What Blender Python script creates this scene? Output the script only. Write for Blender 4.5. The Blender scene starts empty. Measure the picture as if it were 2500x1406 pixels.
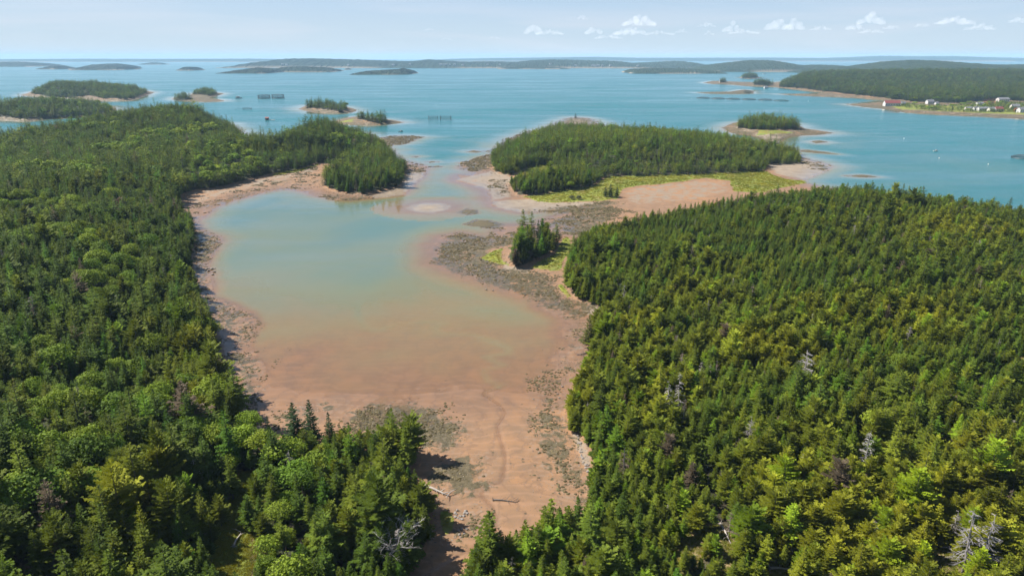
import bpy, math, random
import numpy as np

# ---------------------------------------------------------------- camera, sky, sun, exposure
CAM_H = 90.0                       # drone height above the tide line, metres
PITCH = math.radians(18.72)
F = 1667.0 / 2500.0                # focal length / picture width
SUN_EL = math.radians(48)
SUN_DIR = np.array([-0.95, 0.26])  # horizontal direction towards the sun
SUN_DIR = SUN_DIR / np.linalg.norm(SUN_DIR)

sc = bpy.context.scene
COL = sc.collection
cam_d = bpy.data.cameras.new('camera')
cam_d.sensor_width = 36.0
cam_d.lens = 36.0 * F
cam_d.clip_start = 1.0
cam_d.clip_end = 200000.0
cam = bpy.data.objects.new('camera', cam_d)
cam.location = (0, 0, CAM_H)
cam.rotation_euler = (math.pi / 2 - PITCH, 0, 0)
COL.objects.link(cam)
sc.camera = cam

world = bpy.data.worlds.new('World')
sc.world = world
world.use_nodes = True
wn, wl = world.node_tree.nodes, world.node_tree.links
wn.clear()
w_out = wn.new('ShaderNodeOutputWorld')
w_bg = wn.new('ShaderNodeBackground')
w_bg.inputs['Strength'].default_value = 0.055
w_sky = wn.new('ShaderNodeTexSky')
w_sky.sky_type = 'NISHITA'
w_sky.sun_disc = False
w_sky.sun_elevation = SUN_EL
w_sky.sun_rotation = math.atan2(SUN_DIR[0], SUN_DIR[1])
w_sky.altitude = 0
w_sky.air_density = 1.0
w_sky.dust_density = 0.2
w_sky.ozone_density = 2.2
# thin cirrus drawn out along the sky, the same all round
w_tc = wn.new('ShaderNodeTexCoord')
w_map = wn.new('ShaderNodeMapping')
w_map.inputs['Scale'].default_value = (2.6, 2.6, 30.0)
w_map.inputs['Rotation'].default_value = (0.0, 0.055, 0.0)
w_map.inputs['Location'].default_value = (1.15, 0.2, 0.35)
w_n = wn.new('ShaderNodeTexNoise')
w_n.inputs['Scale'].default_value = 1.0
w_n.inputs['Detail'].default_value = 6
w_n.inputs['Distortion'].default_value = 0.5
w_ramp = wn.new('ShaderNodeMapRange')
w_ramp.inputs[1].default_value = 0.47
w_ramp.inputs[2].default_value = 0.78
w_ramp.inputs[4].default_value = 0.30
w_mix = wn.new('ShaderNodeMixRGB')
w_mix.inputs['Color2'].default_value = (8.6, 8.1, 8.6, 1)
wl.new(w_tc.outputs['Generated'], w_map.inputs['Vector'])
wl.new(w_map.outputs[0], w_n.inputs['Vector'])
wl.new(w_n.outputs['Fac'], w_ramp.inputs[0])
wl.new(w_ramp.outputs[0], w_mix.inputs['Fac'])
# pale summer haze low in the sky, all round
w_sep = wn.new('ShaderNodeSeparateXYZ')
w_low = wn.new('ShaderNodeMapRange')
w_low.inputs[1].default_value = 0.0
w_low.inputs[2].default_value = 0.34
w_low.inputs[3].default_value = 1.0
w_low.inputs[4].default_value = 0.0
w_pale = wn.new('ShaderNodeMixRGB')
w_pale.inputs['Color1'].default_value = (2.6, 4.7, 8.4, 1)
w_pale.inputs['Color2'].default_value = (5.7, 6.8, 7.6, 1)
w_lowb = wn.new('ShaderNodeMapRange')
w_lowb.inputs[1].default_value = 0.0
w_lowb.inputs[2].default_value = 0.17
w_lowb.inputs[3].default_value = 1.0
w_lowb.inputs[4].default_value = 0.0
w_haze = wn.new('ShaderNodeMixRGB')
wl.new(w_tc.outputs['Generated'], w_sep.inputs[0])
wl.new(w_sep.outputs['Z'], w_low.inputs[0])
wl.new(w_sep.outputs['Z'], w_lowb.inputs[0])
wl.new(w_lowb.outputs[0], w_pale.inputs['Fac'])
wl.new(w_low.outputs[0], w_haze.inputs['Fac'])
wl.new(w_sky.outputs[0], w_haze.inputs['Color1'])
wl.new(w_pale.outputs[0], w_haze.inputs['Color2'])
wl.new(w_haze.outputs[0], w_mix.inputs['Color1'])
wl.new(w_mix.outputs[0], w_bg.inputs['Color'])
wl.new(w_bg.outputs[0], w_out.inputs['Surface'])

sun_d = bpy.data.lights.new('sun', 'SUN')
sun_d.energy = 5.0
sun_d.angle = math.radians(0.5)
sun_d.color = (1.0, 0.95, 0.87)
sun = bpy.data.objects.new('sun', sun_d)
COL.objects.link(sun)
from mathutils import Vector, Matrix
_s = Vector((SUN_DIR[0] * math.cos(SUN_EL), SUN_DIR[1] * math.cos(SUN_EL), math.sin(SUN_EL)))
sun.rotation_euler = _s.to_track_quat('Z', 'Y').to_euler()
sun.location = (-300, 0, 400)

sc.view_settings.view_transform = 'Standard'
sc.view_settings.look = 'None'
sc.view_settings.exposure = 1.05
sc.view_settings.gamma = 1.0
sc.view_settings.use_curve_mapping = False

sc.render.engine = 'CYCLES'
cy = sc.cycles
cy.use_denoising = True
cy.max_bounces = 8
cy.diffuse_bounces = 2
cy.glossy_bounces = 2
cy.transmission_bounces = 3
cy.volume_bounces = 8
cy.transparent_max_bounces = 12
cy.caustics_reflective = False
cy.caustics_refractive = False
cy.sample_clamp_indirect = 6
cy.use_adaptive_sampling = True
cy.adaptive_threshold = 0.015

rng = np.random.default_rng(7)
random.seed(7)

# ---------------------------------------------------------------- survey: photo points to places on the ground
CP, SP = math.cos(PITCH), math.sin(PITCH)


def P(px, py, z=0.0):
    u = (px - 1250.0) / 1667.0
    v = (703.0 - py) / 1667.0
    dz = -SP + v * CP
    t = (z - CAM_H) / dz
    return (u * t, (CP + v * SP) * t)


def PP(pts, z=0.0):
    return np.array([P(a, b, z) for a, b in pts])


def project(x, y, z):
    """world -> photo pixel (2500 wide), for choosing what shows largest"""
    zz = z - CAM_H
    fwd = y * CP - zz * SP
    up = y * SP + zz * CP
    return 1250 + 1667 * x / fwd, 703 - 1667 * up / fwd


def sdf(poly, x, y):
    """signed distance to a polygon, positive inside"""
    n = len(poly)
    d2 = np.full(x.shape, 1e18)
    inside = np.zeros(x.shape, bool)
    for i in range(n):
        ax, ay = poly[i]
        bx, by = poly[(i + 1) % n]
        ex, ey = bx - ax, by - ay
        wx, wy = x - ax, y - ay
        L = ex * ex + ey * ey + 1e-12
        t = np.clip((wx * ex + wy * ey) / L, 0, 1)
        dx, dy = wx - ex * t, wy - ey * t
        d2 = np.minimum(d2, dx * dx + dy * dy)
        c = (ay > y) != (by > y)
        if by != ay:
            inside ^= c & (x < ex * (y - ay) / (by - ay) + ax)
    d = np.sqrt(d2)
    return np.where(inside, d, -d)


def sdf_set(polys, x, y, margin=120.0):
    out = np.full(x.shape, -margin)
    for p in polys:
        lo, hi = p.min(0) - margin, p.max(0) + margin
        m = (x > lo[0]) & (x < hi[0]) & (y > lo[1]) & (y < hi[1])
        if m.any():
            out[m] = np.maximum(out[m], sdf(p, x[m], y[m]))
    return out


def _hash(ix, iy, seed):
    h = (ix.astype(np.int64) * 374761393 + iy.astype(np.int64) * 668265263 + seed * 974711) & 0xFFFFFFFF
    h = ((h ^ (h >> 13)) * 1274126177) & 0xFFFFFFFF
    return ((h ^ (h >> 16)) & 0xFFFF) / 65535.0


def vnoise(x, y, seed=0):
    ix, iy = np.floor(x), np.floor(y)
    fx, fy = x - ix, y - iy
    fx, fy = fx * fx * (3 - 2 * fx), fy * fy * (3 - 2 * fy)
    a, b = _hash(ix, iy, seed), _hash(ix + 1, iy, seed)
    c, d = _hash(ix, iy + 1, seed), _hash(ix + 1, iy + 1, seed)
    return (a * (1 - fx) + b * fx) * (1 - fy) + (c * (1 - fx) + d * fx) * fy


def fbm(x, y, scale, octaves=4, seed=0):
    s, amp, tot = 0, 1.0, 0
    for o in range(octaves):
        s = s + amp * vnoise(x / scale * 2 ** o + 17.3 * o, y / scale * 2 ** o - 9.1 * o, seed + o)
        tot += amp
        amp *= 0.5
    return s / tot * 2 - 1


def sstep(a, b, x):
    t = np.clip((x - a) / (b - a), 0, 1)
    return t * t * (3 - 2 * t)


# shorelines, traced at the tide line
MAIN = np.vstack([PP([
    (-300, 380), (0, 345), (150, 325), (300, 305), (450, 297), (560, 302), (592, 318), (606, 352), (632, 358), (680, 342), (740, 322),
    (820, 318), (900, 327), (922, 338), (950, 333), (977, 331), (1010, 332), (1035, 335), (1004, 345), (984, 353), (953, 357), (957, 368),
    (975, 385), (1001, 396), (1025, 400), (1045, 408), (1035, 420), (1035, 430), (1018, 443), (1004, 460), (984, 477), (968, 479),
    (908, 485), (860, 490), (818, 488), (773, 479), (738, 468), (699, 461), (678, 465), (657, 467), (621, 476), (567, 491), (520, 510),
    (499, 526), (481, 543), (490, 559), (520, 571), (535, 579), (539, 589), (528, 607), (508, 634), (503, 655), (518, 668), (511, 679),
    (515, 709), (520, 727), (564, 742), (609, 763), (633, 795), (612, 834), (626, 867), (640, 890), (654, 923), (710, 948), (761, 960),
    (873, 955), (920, 962), (1050, 962), (1177, 951), (1265, 946), (1321, 927), (1363, 885), (1377, 820), (1382, 797), (1388, 775),
    (1323, 748), (1317, 739), (1260, 716), (1245, 713), (1209, 695), (1155, 680), (1099, 656), (1057, 641), (1060, 626), (1063, 599),
    (1078, 581), (1131, 569), (1173, 581), (1209, 578), (1215, 566), (1227, 554), (1284, 551), (1332, 553), (1356, 562), (1378, 564),
    (1362, 550), (1329, 541), (1358, 530), (1388, 521), (1370, 516), (1329, 515), (1269, 518), (1227, 509), (1206, 503), (1194, 491),
    (1191, 470), (1179, 459), (1149, 450), (1113, 441), (1109, 432), (1122, 427), (1155, 430), (1164, 420), (1143, 415), (1119, 397),
    (1143, 393), (1167, 384), (1194, 378), (1205, 365), (1225, 352), (1239, 338), (1266, 328), (1290, 320), (1330, 312), (1361, 297),
    (1380, 289), (1405, 286), (1440, 289), (1462, 296), (1480, 315), (1600, 322), (1750, 335), (1850, 347), (1884, 350), (1905, 356),
    (1935, 363), (1960, 385), (2000, 395), (2034, 406), (2015, 418), (1990, 430), (1966, 437), (1960, 445), (2000, 455), (2100, 470),
    (2200, 486), (2350, 505), (2470, 520), (2500, 524), (2540, 532), (2700, 580)]),
    np.array([(700, 250), (1500, -600), (-1500, -600), (-900, 500)])])

ISLES = [PP(p) for p in [
    [(50, 233), (75, 237), (180, 241), (250, 248), (320, 247), (340, 240), (378, 226), (340, 219), (200, 214), (80, 224)],
    [(-120, 292), (0, 293), (60, 298), (120, 291), (210, 286), (285, 275), (280, 260), (120, 255), (0, 268), (-150, 275)],
    [(462, 236), (510, 240), (547, 229), (510, 224), (470, 228)],
    [(420, 243), (455, 248), (500, 250), (550, 248), (535, 243), (490, 238), (430, 237)],
    [(732, 267), (770, 277), (820, 278), (862, 274), (872, 269), (840, 260), (750, 257)],
    [(806, 298), (830, 305), (900, 307), (945, 304), (988, 300), (962, 294), (930, 291), (868, 285), (840, 290)],
    [(1765, 313), (1776, 321), (1800, 328), (1845, 334), (1872, 345), (1884, 353), (1905, 352), (1903, 343), (1925, 335), (1960, 331),
     (2000, 330), (2032, 325), (2000, 319), (1962, 315), (1940, 302), (1860, 295), (1790, 300)],
    [(1715, 203), (1740, 206), (1775, 206), (1800, 209), (1850, 212), (1905, 214), (1960, 221), (2010, 226), (1990, 231), (1890, 230),
     (1960, 234), (2050, 238), (2120, 241), (2170, 247), (2100, 254), (2062, 255), (2110, 262), (2160, 267), (2215, 276), (2300, 281),
     (2400, 285), (2500, 291), (2700, 300), (3600, 330), (3600, 196), (2600, 189), (2300, 187), (2050, 189), (1950, 194), (1880, 203),
     (1800, 201), (1740, 198)],
    [(1692, 226), (1730, 229), (1780, 230), (1838, 229), (1840, 222), (1815, 219), (1780, 225), (1720, 226)],
    [(1805, 190), (1830, 193), (1856, 191), (1850, 186), (1810, 186)],
]]
REEFS = [PP(p) for p in [
    [(1128, 519), (1145, 525), (1165, 522), (1160, 513), (1140, 511)],
    [(1135, 548), (1175, 555), (1205, 556), (1222, 548), (1195, 539), (1165, 537)],
    [(1975, 346), (1995, 351), (2024, 348), (2000, 343)],
    [(1948, 370), (1985, 374), (2052, 378), (2010, 371), (1960, 365)],
    [(1052, 408), (1070, 409), (1086, 407), (1068, 405)],
    [(1140, 371), (1158, 374), (1176, 371), (1158, 367)],
    [(1003, 383), (1015, 385), (1028, 383), (1015, 381)],
    [(1040, 396), (1056, 398), (1078, 397), (1056, 394)],
    [(1200, 373), (1190, 372), (1180, 369), (1200, 366)],
    [(2060, 430), (2100, 434), (2150, 432), (2105, 427)],
]]
SANDBAR = [PP([(1003, 508), (1020, 514), (1050, 517), (1080, 512), (1092, 504), (1070, 498), (1040, 498), (1015, 502)])]

# edge of the woods, traced at the foot of the trees
FZ = 2.0
FL = np.vstack([PP([
    (-300, 388), (0, 351), (150, 331), (300, 311), (450, 302), (560, 307), (585, 324), (600, 357), (640, 364), (690, 346), (760, 326),
    (830, 323), (890, 332), (915, 343), (945, 359), (950, 372), (970, 389), (990, 398), (996, 402), (992, 425), (980, 452), (938, 461), (890, 470),
    (854, 468), (815, 462), (781, 448), (792, 425), (850, 405), (862, 396), (818, 392), (773, 398), (729, 413), (669, 422), (609, 437),
    (549, 452), (484, 461), (445, 473), (440, 511), (470, 538), (480, 574), (468, 634), (462, 667), (482, 703), (502, 745), (522, 795),
    (536, 834), (546, 904), (570, 940), (596, 1010), (640, 1078), (760, 1090), (840, 1090), (905, 1070), (955, 1062), (1000, 1070), (1022, 1097),
    (1008, 1156), (1028, 1200), (1050, 1240), (1062, 1275), (1066, 1320), (1024, 1390), (1000, 1480), (920, 1700)], FZ),
    np.array([(-40, 30), (-60, -300), (-900, -300), (-900, 480)])])
FR = np.vstack([PP([
    (1040, 1520), (1095, 1444), (1195, 1378), (1325, 1322), (1432, 1268), (1448, 1151), (1440, 1114), (1408, 1060), (1386, 1042), (1386, 990),
    (1405, 930), (1428, 880), (1440, 850), (1440, 815), (1452, 785), (1492, 752), (1452, 737), (1410, 722), (1385, 707), (1374, 683), (1378, 650),
    (1388, 629), (1402, 600), (1440, 572), (1480, 556), (1600, 537), (1750, 512), (1900, 492), (2000, 484), (2100, 486), (2300, 512), (2480, 532),
    (2700, 590)], FZ), np.array([(650, 200), (900, -200), (-10, -200), (-8, 60)])])
CLUMP = PP([(1227, 623), (1250, 649), (1287, 645), (1323, 627), (1352, 615), (1366, 600), (1362, 583), (1330, 580), (1280, 588), (1240, 603)], FZ)
PEN = PP([
    (1207, 417), (1196, 388), (1204, 373), (1232, 358), (1274, 337), (1330, 320), (1365, 311), (1470, 319), (1600, 327), (1750, 341), (1850, 354),
    (1925, 367), (1953, 374), (1957, 397), (1884, 399), (1868, 416), (1786, 421), (1687, 426), (1538, 430), (1478, 432), (1448, 453),
    (1403, 461), (1352, 467), (1317, 473), (1257, 473), (1243, 449), (1268, 437), (1310, 430), (1357, 424), (1358, 407), (1330, 403),
    (1290, 407), (1262, 421), (1239, 424)], FZ)
ISLE_WOODS = [PP(p, 2.0) for p in [
    [(75, 231), (110, 236), (180, 239), (215, 236), (250, 243), (310, 244), (335, 238), (362, 227), (330, 221), (200, 217), (90, 225)],
    [(-120, 288), (10, 288), (60, 293), (120, 288), (205, 283), (278, 274), (272, 263), (120, 258), (10, 270), (-150, 278)],
    [(470, 232), (510, 235), (532, 230), (508, 225), (474, 228)],
    [(424, 243), (448, 245), (470, 243), (455, 239), (430, 239)],
    [(742, 264), (780, 269), (830, 274), (850, 271), (850, 266), (835, 262), (755, 260)],
    [(868, 295), (890, 299), (925, 302), (950, 300), (948, 296), (925, 293), (872, 289)],
    [(1796, 314), (1830, 321), (1880, 323), (1925, 321), (1957, 320), (1950, 315), (1930, 305), (1860, 299), (1800, 304)],
    [(1900, 212), (1960, 218), (2020, 225), (2060, 232), (2150, 240), (2230, 252), (2330, 256), (2380, 250), (2440, 247), (2500, 250),
     (3000, 262), (3600, 290), (3600, 198), (2600, 190.5), (2300, 188.5), (2050, 190.5), (1960, 196), (1910, 204)],
    [(1838, 209), (1870, 211), (1890, 210), (1870, 206), (1840, 206)],
    [(1812, 227), (1836, 228), (1836, 223), (1818, 221)],
    [(1810, 190), (1830, 191.5), (1850, 190), (1845, 187), (1814, 187)],
    [(1758, 203), (1770, 204), (1772, 201), (1760, 200)],
]]
WOODS = [FL, FR, CLUMP, PEN] + ISLE_WOODS

# open ground inside the woods
GRASS = [PP(p, z) for p, z in [
    ([(1269, 477), (1293, 483), (1311, 491), (1353, 492), (1418, 489), (1466, 489), (1514, 483), (1524, 461), (1568, 452), (1657, 449), (1690, 438),
      (1720, 434), (1779, 440), (1790, 466), (1850, 470), (1990, 440), (1915, 433), (1868, 416), (1786, 421), (1687, 426), (1538, 430), (1478, 432),
      (1448, 453), (1403, 461), (1352, 467), (1317, 473)], 1.2),
    ([(1240, 440), (1262, 422), (1290, 407), (1330, 403), (1358, 407), (1357, 424), (1310, 430), (1268, 437)], 1.2),
    ([(1170, 625), (1200, 608), (1232, 600), (1228, 628), (1252, 648), (1215, 640), (1190, 632)], 1.2),
    ([(1290, 650), (1323, 630), (1352, 618), (1368, 578), (1392, 572), (1400, 600), (1378, 640), (1372, 660)], 1.2),
    ([(1352, 690), (1378, 690), (1405, 722), (1380, 722)], 1.2),
    ([(1452, 735), (1490, 748), (1470, 742)], 1.2),
    ([(660, 424), (730, 413), (775, 399), (778, 402), (735, 418), (670, 428)], 1.2),
    ([(818, 391), (862, 396), (850, 404), (815, 400)], 1.2),
    ([(1062, 1238), (1085, 1236), (1108, 1243), (1122, 1262), (1118, 1290), (1100, 1312), (1078, 1310), (1064, 1275)], 0.8),
    ([(1080, 1406), (1130, 1385), (1165, 1390), (1160, 1420)], 1.0),
    ([(2150, 252), (2330, 259), (2380, 253), (2440, 249), (2700, 262), (2700, 284), (2500, 280), (2400, 276), (2300, 272), (2200, 266)], 3),
    ([(820, 297), (862, 299), (866, 293)], 2), ([(485, 230), (510, 232), (525, 229), (505, 228)], 4),
    ([(1845, 329), (1905, 327), (1940, 324), (1900, 322), (1850, 322)], 2),
]]
CLEAR = [PP(p, z) for p, z in [      # glades among the trees: grass
    ([(574, 1136), (634, 1136), (632, 1225), (624, 1290), (624, 1430), (560, 1450), (500, 1430), (512, 1330), (536, 1270), (558, 1210)], 4),
    ([(785, 1232), (812, 1222), (846, 1270), (880, 1318), (860, 1340), (808, 1290)], 4),
    ([(60, 790), (105, 788), (100, 815), (70, 818)], 8), ([(20, 835), (62, 825), (55, 858), (28, 862)], 8),
    ([(235, 765), (262, 755), (250, 785), (232, 790)], 6), ([(242, 416), (300, 414), (302, 421), (245, 422)], 12),
    ([(345, 730), (360, 722), (362, 738)], 6),
]]
SLASH = [PP(p, z) for p, z in [      # glades with dry slash and bare soil
    ([(1640, 1316), (1680, 1272), (1730, 1248), (1770, 1260), (1800, 1300), (1828, 1385), (1775, 1390), (1748, 1332), (1735, 1310), (1705, 1325), (1670, 1350)], 6),
    ([(1860, 1420), (1875, 1348), (1912, 1336), (1960, 1385), (1955, 1420), (1910, 1440)], 6),
    ([(2430, 872), (2470, 860), (2520, 870), (2520, 905), (2475, 898)], 8),
    ([(-60, 1380), (60, 1372), (140, 1392), (140, 1430), (-60, 1440)], 13),
    ([(2250, 1330), (2330, 1330), (2370, 1395), (2330, 1440), (2270, 1410)], 5),
]]

WEED = [(PP(p, 0.5), w) for p, w in [
    ([(860, 1002), (920, 979), (995, 982), (1060, 1007), (1132, 1032), (1128, 1060), (1088, 1097), (1037, 1090), (985, 1060), (900, 1050)], 1.0),
    ([(1100, 1119), (1186, 1112), (1188, 1184), (1163, 1207), (1107, 1193), (1060, 1175), (1050, 1130)], 0.9),
    ([(1122, 1245), (1160, 1235), (1200, 1270), (1205, 1300), (1165, 1322), (1120, 1318), (1128, 1280)], 0.78),
    ([(1300, 990), (1350, 900), (1395, 800), (1440, 770), (1428, 850), (1385, 960), (1370, 1040), (1410, 1090), (1440, 1160), (1425, 1230), (1360, 1210),
      (1310, 1150), (1290, 1060)], 0.62),
    ([(1058, 640), (1063, 600), (1078, 581), (1131, 569), (1215, 577), (1284, 553), (1330, 558), (1362, 572), (1250, 598), (1200, 612), (1225, 650),
      (1290, 655), (1350, 675), (1380, 722), (1490, 750), (1440, 772), (1388, 777), (1323, 750), (1260, 718), (1155, 682)], 0.72),
    ([(1329, 541), (1358, 530), (1400, 520), (1480, 503), (1530, 493), (1490, 545), (1440, 572), (1380, 568)], 0.7),
    ([(1300, 512), (1370, 502), (1420, 498), (1480, 490), (1530, 488), (1480, 515), (1390, 522), (1330, 517)], 0.66),
    ([(1115, 397), (1143, 391), (1200, 376), (1212, 400), (1190, 412), (1164, 418), (1143, 416)], 0.75),
    ([(1195, 435), (1240, 440), (1246, 465), (1215, 478), (1195, 465)], 0.55),
    ([(780, 470), (850, 475), (915, 470), (912, 487), (860, 492), (800, 487)], 0.6),
    ([(985, 396), (1046, 406), (1035, 425), (1005, 420)], 0.62), ([(1235, 352), (1240, 337), (1270, 327), (1280, 340)], 0.5),
    ([(470, 560), (520, 569), (541, 588), (528, 610), (508, 640), (503, 657), (520, 668), (515, 712), (525, 730), (570, 745), (600, 770), (560, 800),
      (530, 790), (480, 700)], 0.8),
    ([(560, 800), (610, 765), (635, 795), (612, 834), (625, 870), (640, 900), (625, 960), (560, 940)], 0.62),
    ([(600, 960), (650, 985), (640, 1010), (600, 1000)], 0.45),
    ([(460, 505), (560, 470), (680, 432), (780, 402), (790, 440), (740, 466), (660, 464), (560, 490), (500, 520)], 0.36), ([(600, 990), (760, 965), (900, 970), (880, 1030), (700, 1050)], 0.36),
    ([(930, 335), (980, 329), (1037, 335), (985, 355), (945, 358)], 0.92), ([(1955, 385), (2040, 406), (2010, 424), (1985, 410)], 0.55),
    ([(1762, 313), (1790, 326), (1850, 333), (1870, 345), (1840, 326), (1795, 318), (1785, 305)], 0.85),
    ([(1890, 330), (1960, 320), (2035, 325), (1960, 333), (1905, 345)], 0.75), ([(730, 267), (770, 278), (760, 262)], 0.8),
    ([(930, 292), (990, 300), (940, 306)], 0.85), ([(1690, 220), (1845, 218), (1845, 232), (1690, 230)], 0.95),
    ([(1880, 228), (2010, 224), (2060, 237), (1960, 236)], 0.7), ([(2055, 254), (2170, 262), (2220, 272), (2200, 278), (2110, 264)], 0.97),
    ([(455, 238), (470, 226), (550, 222), (552, 232), (510, 242)], 0.8), ([(415, 246), (425, 234), (500, 236), (555, 246), (500, 253)], 0.8), ([(2380, 280), (2520, 287), (2520, 296), (2380, 289)], 0.8), ([(1710, 195), (1900, 205), (1900, 216), (1710, 208)], 0.7),
]]
SAND = [(PP(p, 0.5), w) for p, w in [
    ([(1200, 490), (1290, 486), (1350, 494), (1420, 492), (1480, 494), (1400, 505), (1330, 514), (1269, 517), (1215, 506)], 0.95),
    ([(1110, 436), (1160, 425), (1200, 415), (1240, 425), (1262, 440), (1240, 452), (1250, 480), (1200, 490), (1190, 462), (1150, 450)], 0.7),
    ([(990, 415), (1036, 420), (1034, 432), (1016, 445), (1002, 462), (980, 477), (910, 486), (905, 476), (975, 456)], 0.8),
    ([(1870, 402), (1960, 388), (2034, 404), (2010, 424), (1966, 437), (1900, 425)], 0.9),
    ([(1840, 330), (1910, 326), (1950, 322), (1920, 336), (1900, 352), (1884, 353), (1868, 342)], 1.0), ([(1785, 308), (1850, 326), (1830, 328), (1795, 320)], 0.7),
    ([(1395, 1052), (1412, 1055), (1440, 1105), (1445, 1155), (1428, 1160), (1412, 1110)], 0.9),
    ([(1420, 745), (1490, 747), (1470, 765), (1430, 768)], 0.8), ([(1215, 625), (1250, 650), (1300, 655), (1290, 668), (1230, 655)], 0.8),
    ([(765, 274), (800, 270), (865, 272), (820, 279)], 0.9), ([(830, 302), (900, 304), (905, 308), (840, 307)], 0.8),
    ([(445, 474), (500, 462), (610, 440), (720, 418), (770, 402), (770, 425), (640, 452), (560, 472), (470, 500)], 0.5),
    ([(0, 288), (60, 294), (120, 288), (130, 294), (60, 300), (0, 296)], 0.9), ([(70, 234), (180, 239), (250, 246), (330, 245), (320, 250), (180, 243), (60, 236)], 0.9),
    ([(1340, 300), (1405, 284), (1470, 298), (1440, 305)], 0.8), ([(1950, 221), (2060, 237), (2180, 248), (2160, 250), (2040, 241), (1960, 226)], 0.8),
    ([(2300, 274), (2500, 282), (2500, 290), (2300, 282)], 0.5), ([(1400, 850), (1440, 800), (1440, 840), (1420, 880)], 0.5),
]]
MUDPAN = PP([(1518, 470), (1535, 458), (1600, 452), (1700, 440), (1779, 441), (1790, 468), (1700, 490), (1560, 500), (1525, 492)], 0.8)
REDSOIL = PP([(2372, 252), (2420, 238), (2440, 240), (2436, 250), (2400, 252)], 6)

CREEK = PP([(1223, 941), (1190, 951), (1179, 960), (1200, 972), (1228, 993), (1235, 1007), (1214, 1039), (1221, 1067), (1232, 1100), (1235, 1123),
            (1228, 1160), (1225, 1175), (1195, 1189), (1172, 1203), (1181, 1217), (1204, 1240), (1211, 1259), (1209, 1291), (1211, 1310), (1176, 1329),
            (1144, 1345), (1088, 1375), (1040, 1406), (990, 1470)], 0.4)
RUNNEL = PP([(873, 735), (873, 773), (890, 795), (915, 808), (966, 792), (1050, 785), (1088, 790), (1060, 797), (1074, 815), (1153, 815), (1209, 836), (1242, 850),
             (1240, 862), (1186, 871), (1228, 892), (1181, 904), (1190, 930), (1223, 941)])
# rises of the land: x, y, spread x, spread y, metres
HILLS = [(-417, 880, 150, 170, 20), (-205, 720, 85, 80, 15), (-300, 430, 170, 210, 8), (-100, 92, 30, 48, 12), (-190, 230, 70, 120, 4),
         (240, 250, 140, 110, 5), (190, 400, 75, 50, 5), (120, 640, 120, 100, 10), (330, 640, 90, 70, 2),
         (-1180, 1780, 230, 130, 18), (-880, 1190, 190, 80, 10), (-330, 1290, 60, 50, 5), (400, 960, 60, 40, 4),
         (1300, 2550, 420, 380, 20), (2000, 2500, 600, 420, 24), (1000, 2350, 150, 300, 6), (-800, 1760, 25, 25, 7), (900, 2050, 120, 90, 10)]
SEA_Y = [0, 165, 185, 204, 243, 300, 366, 450, 560, 700, 1000, 2000]
SEA_D = [0.0, 0.01, 0.05, 0.14, 0.42, 1.02, 1.75, 2.4, 4.0, 8.0, 12.0, 14.0]


def line_dist(line, x, y):
    d = np.full(x.shape, 1e9)
    for (ax, ay), (bx, by) in zip(line[:-1], line[1:]):
        ex, ey = bx - ax, by - ay
        t = np.clip(((x - ax) * ex + (y - ay) * ey) / (ex * ex + ey * ey), 0, 1)
        d = np.minimum(d, np.hypot(x - ax - ex * t, y - ay - ey * t))
    return d


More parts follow.
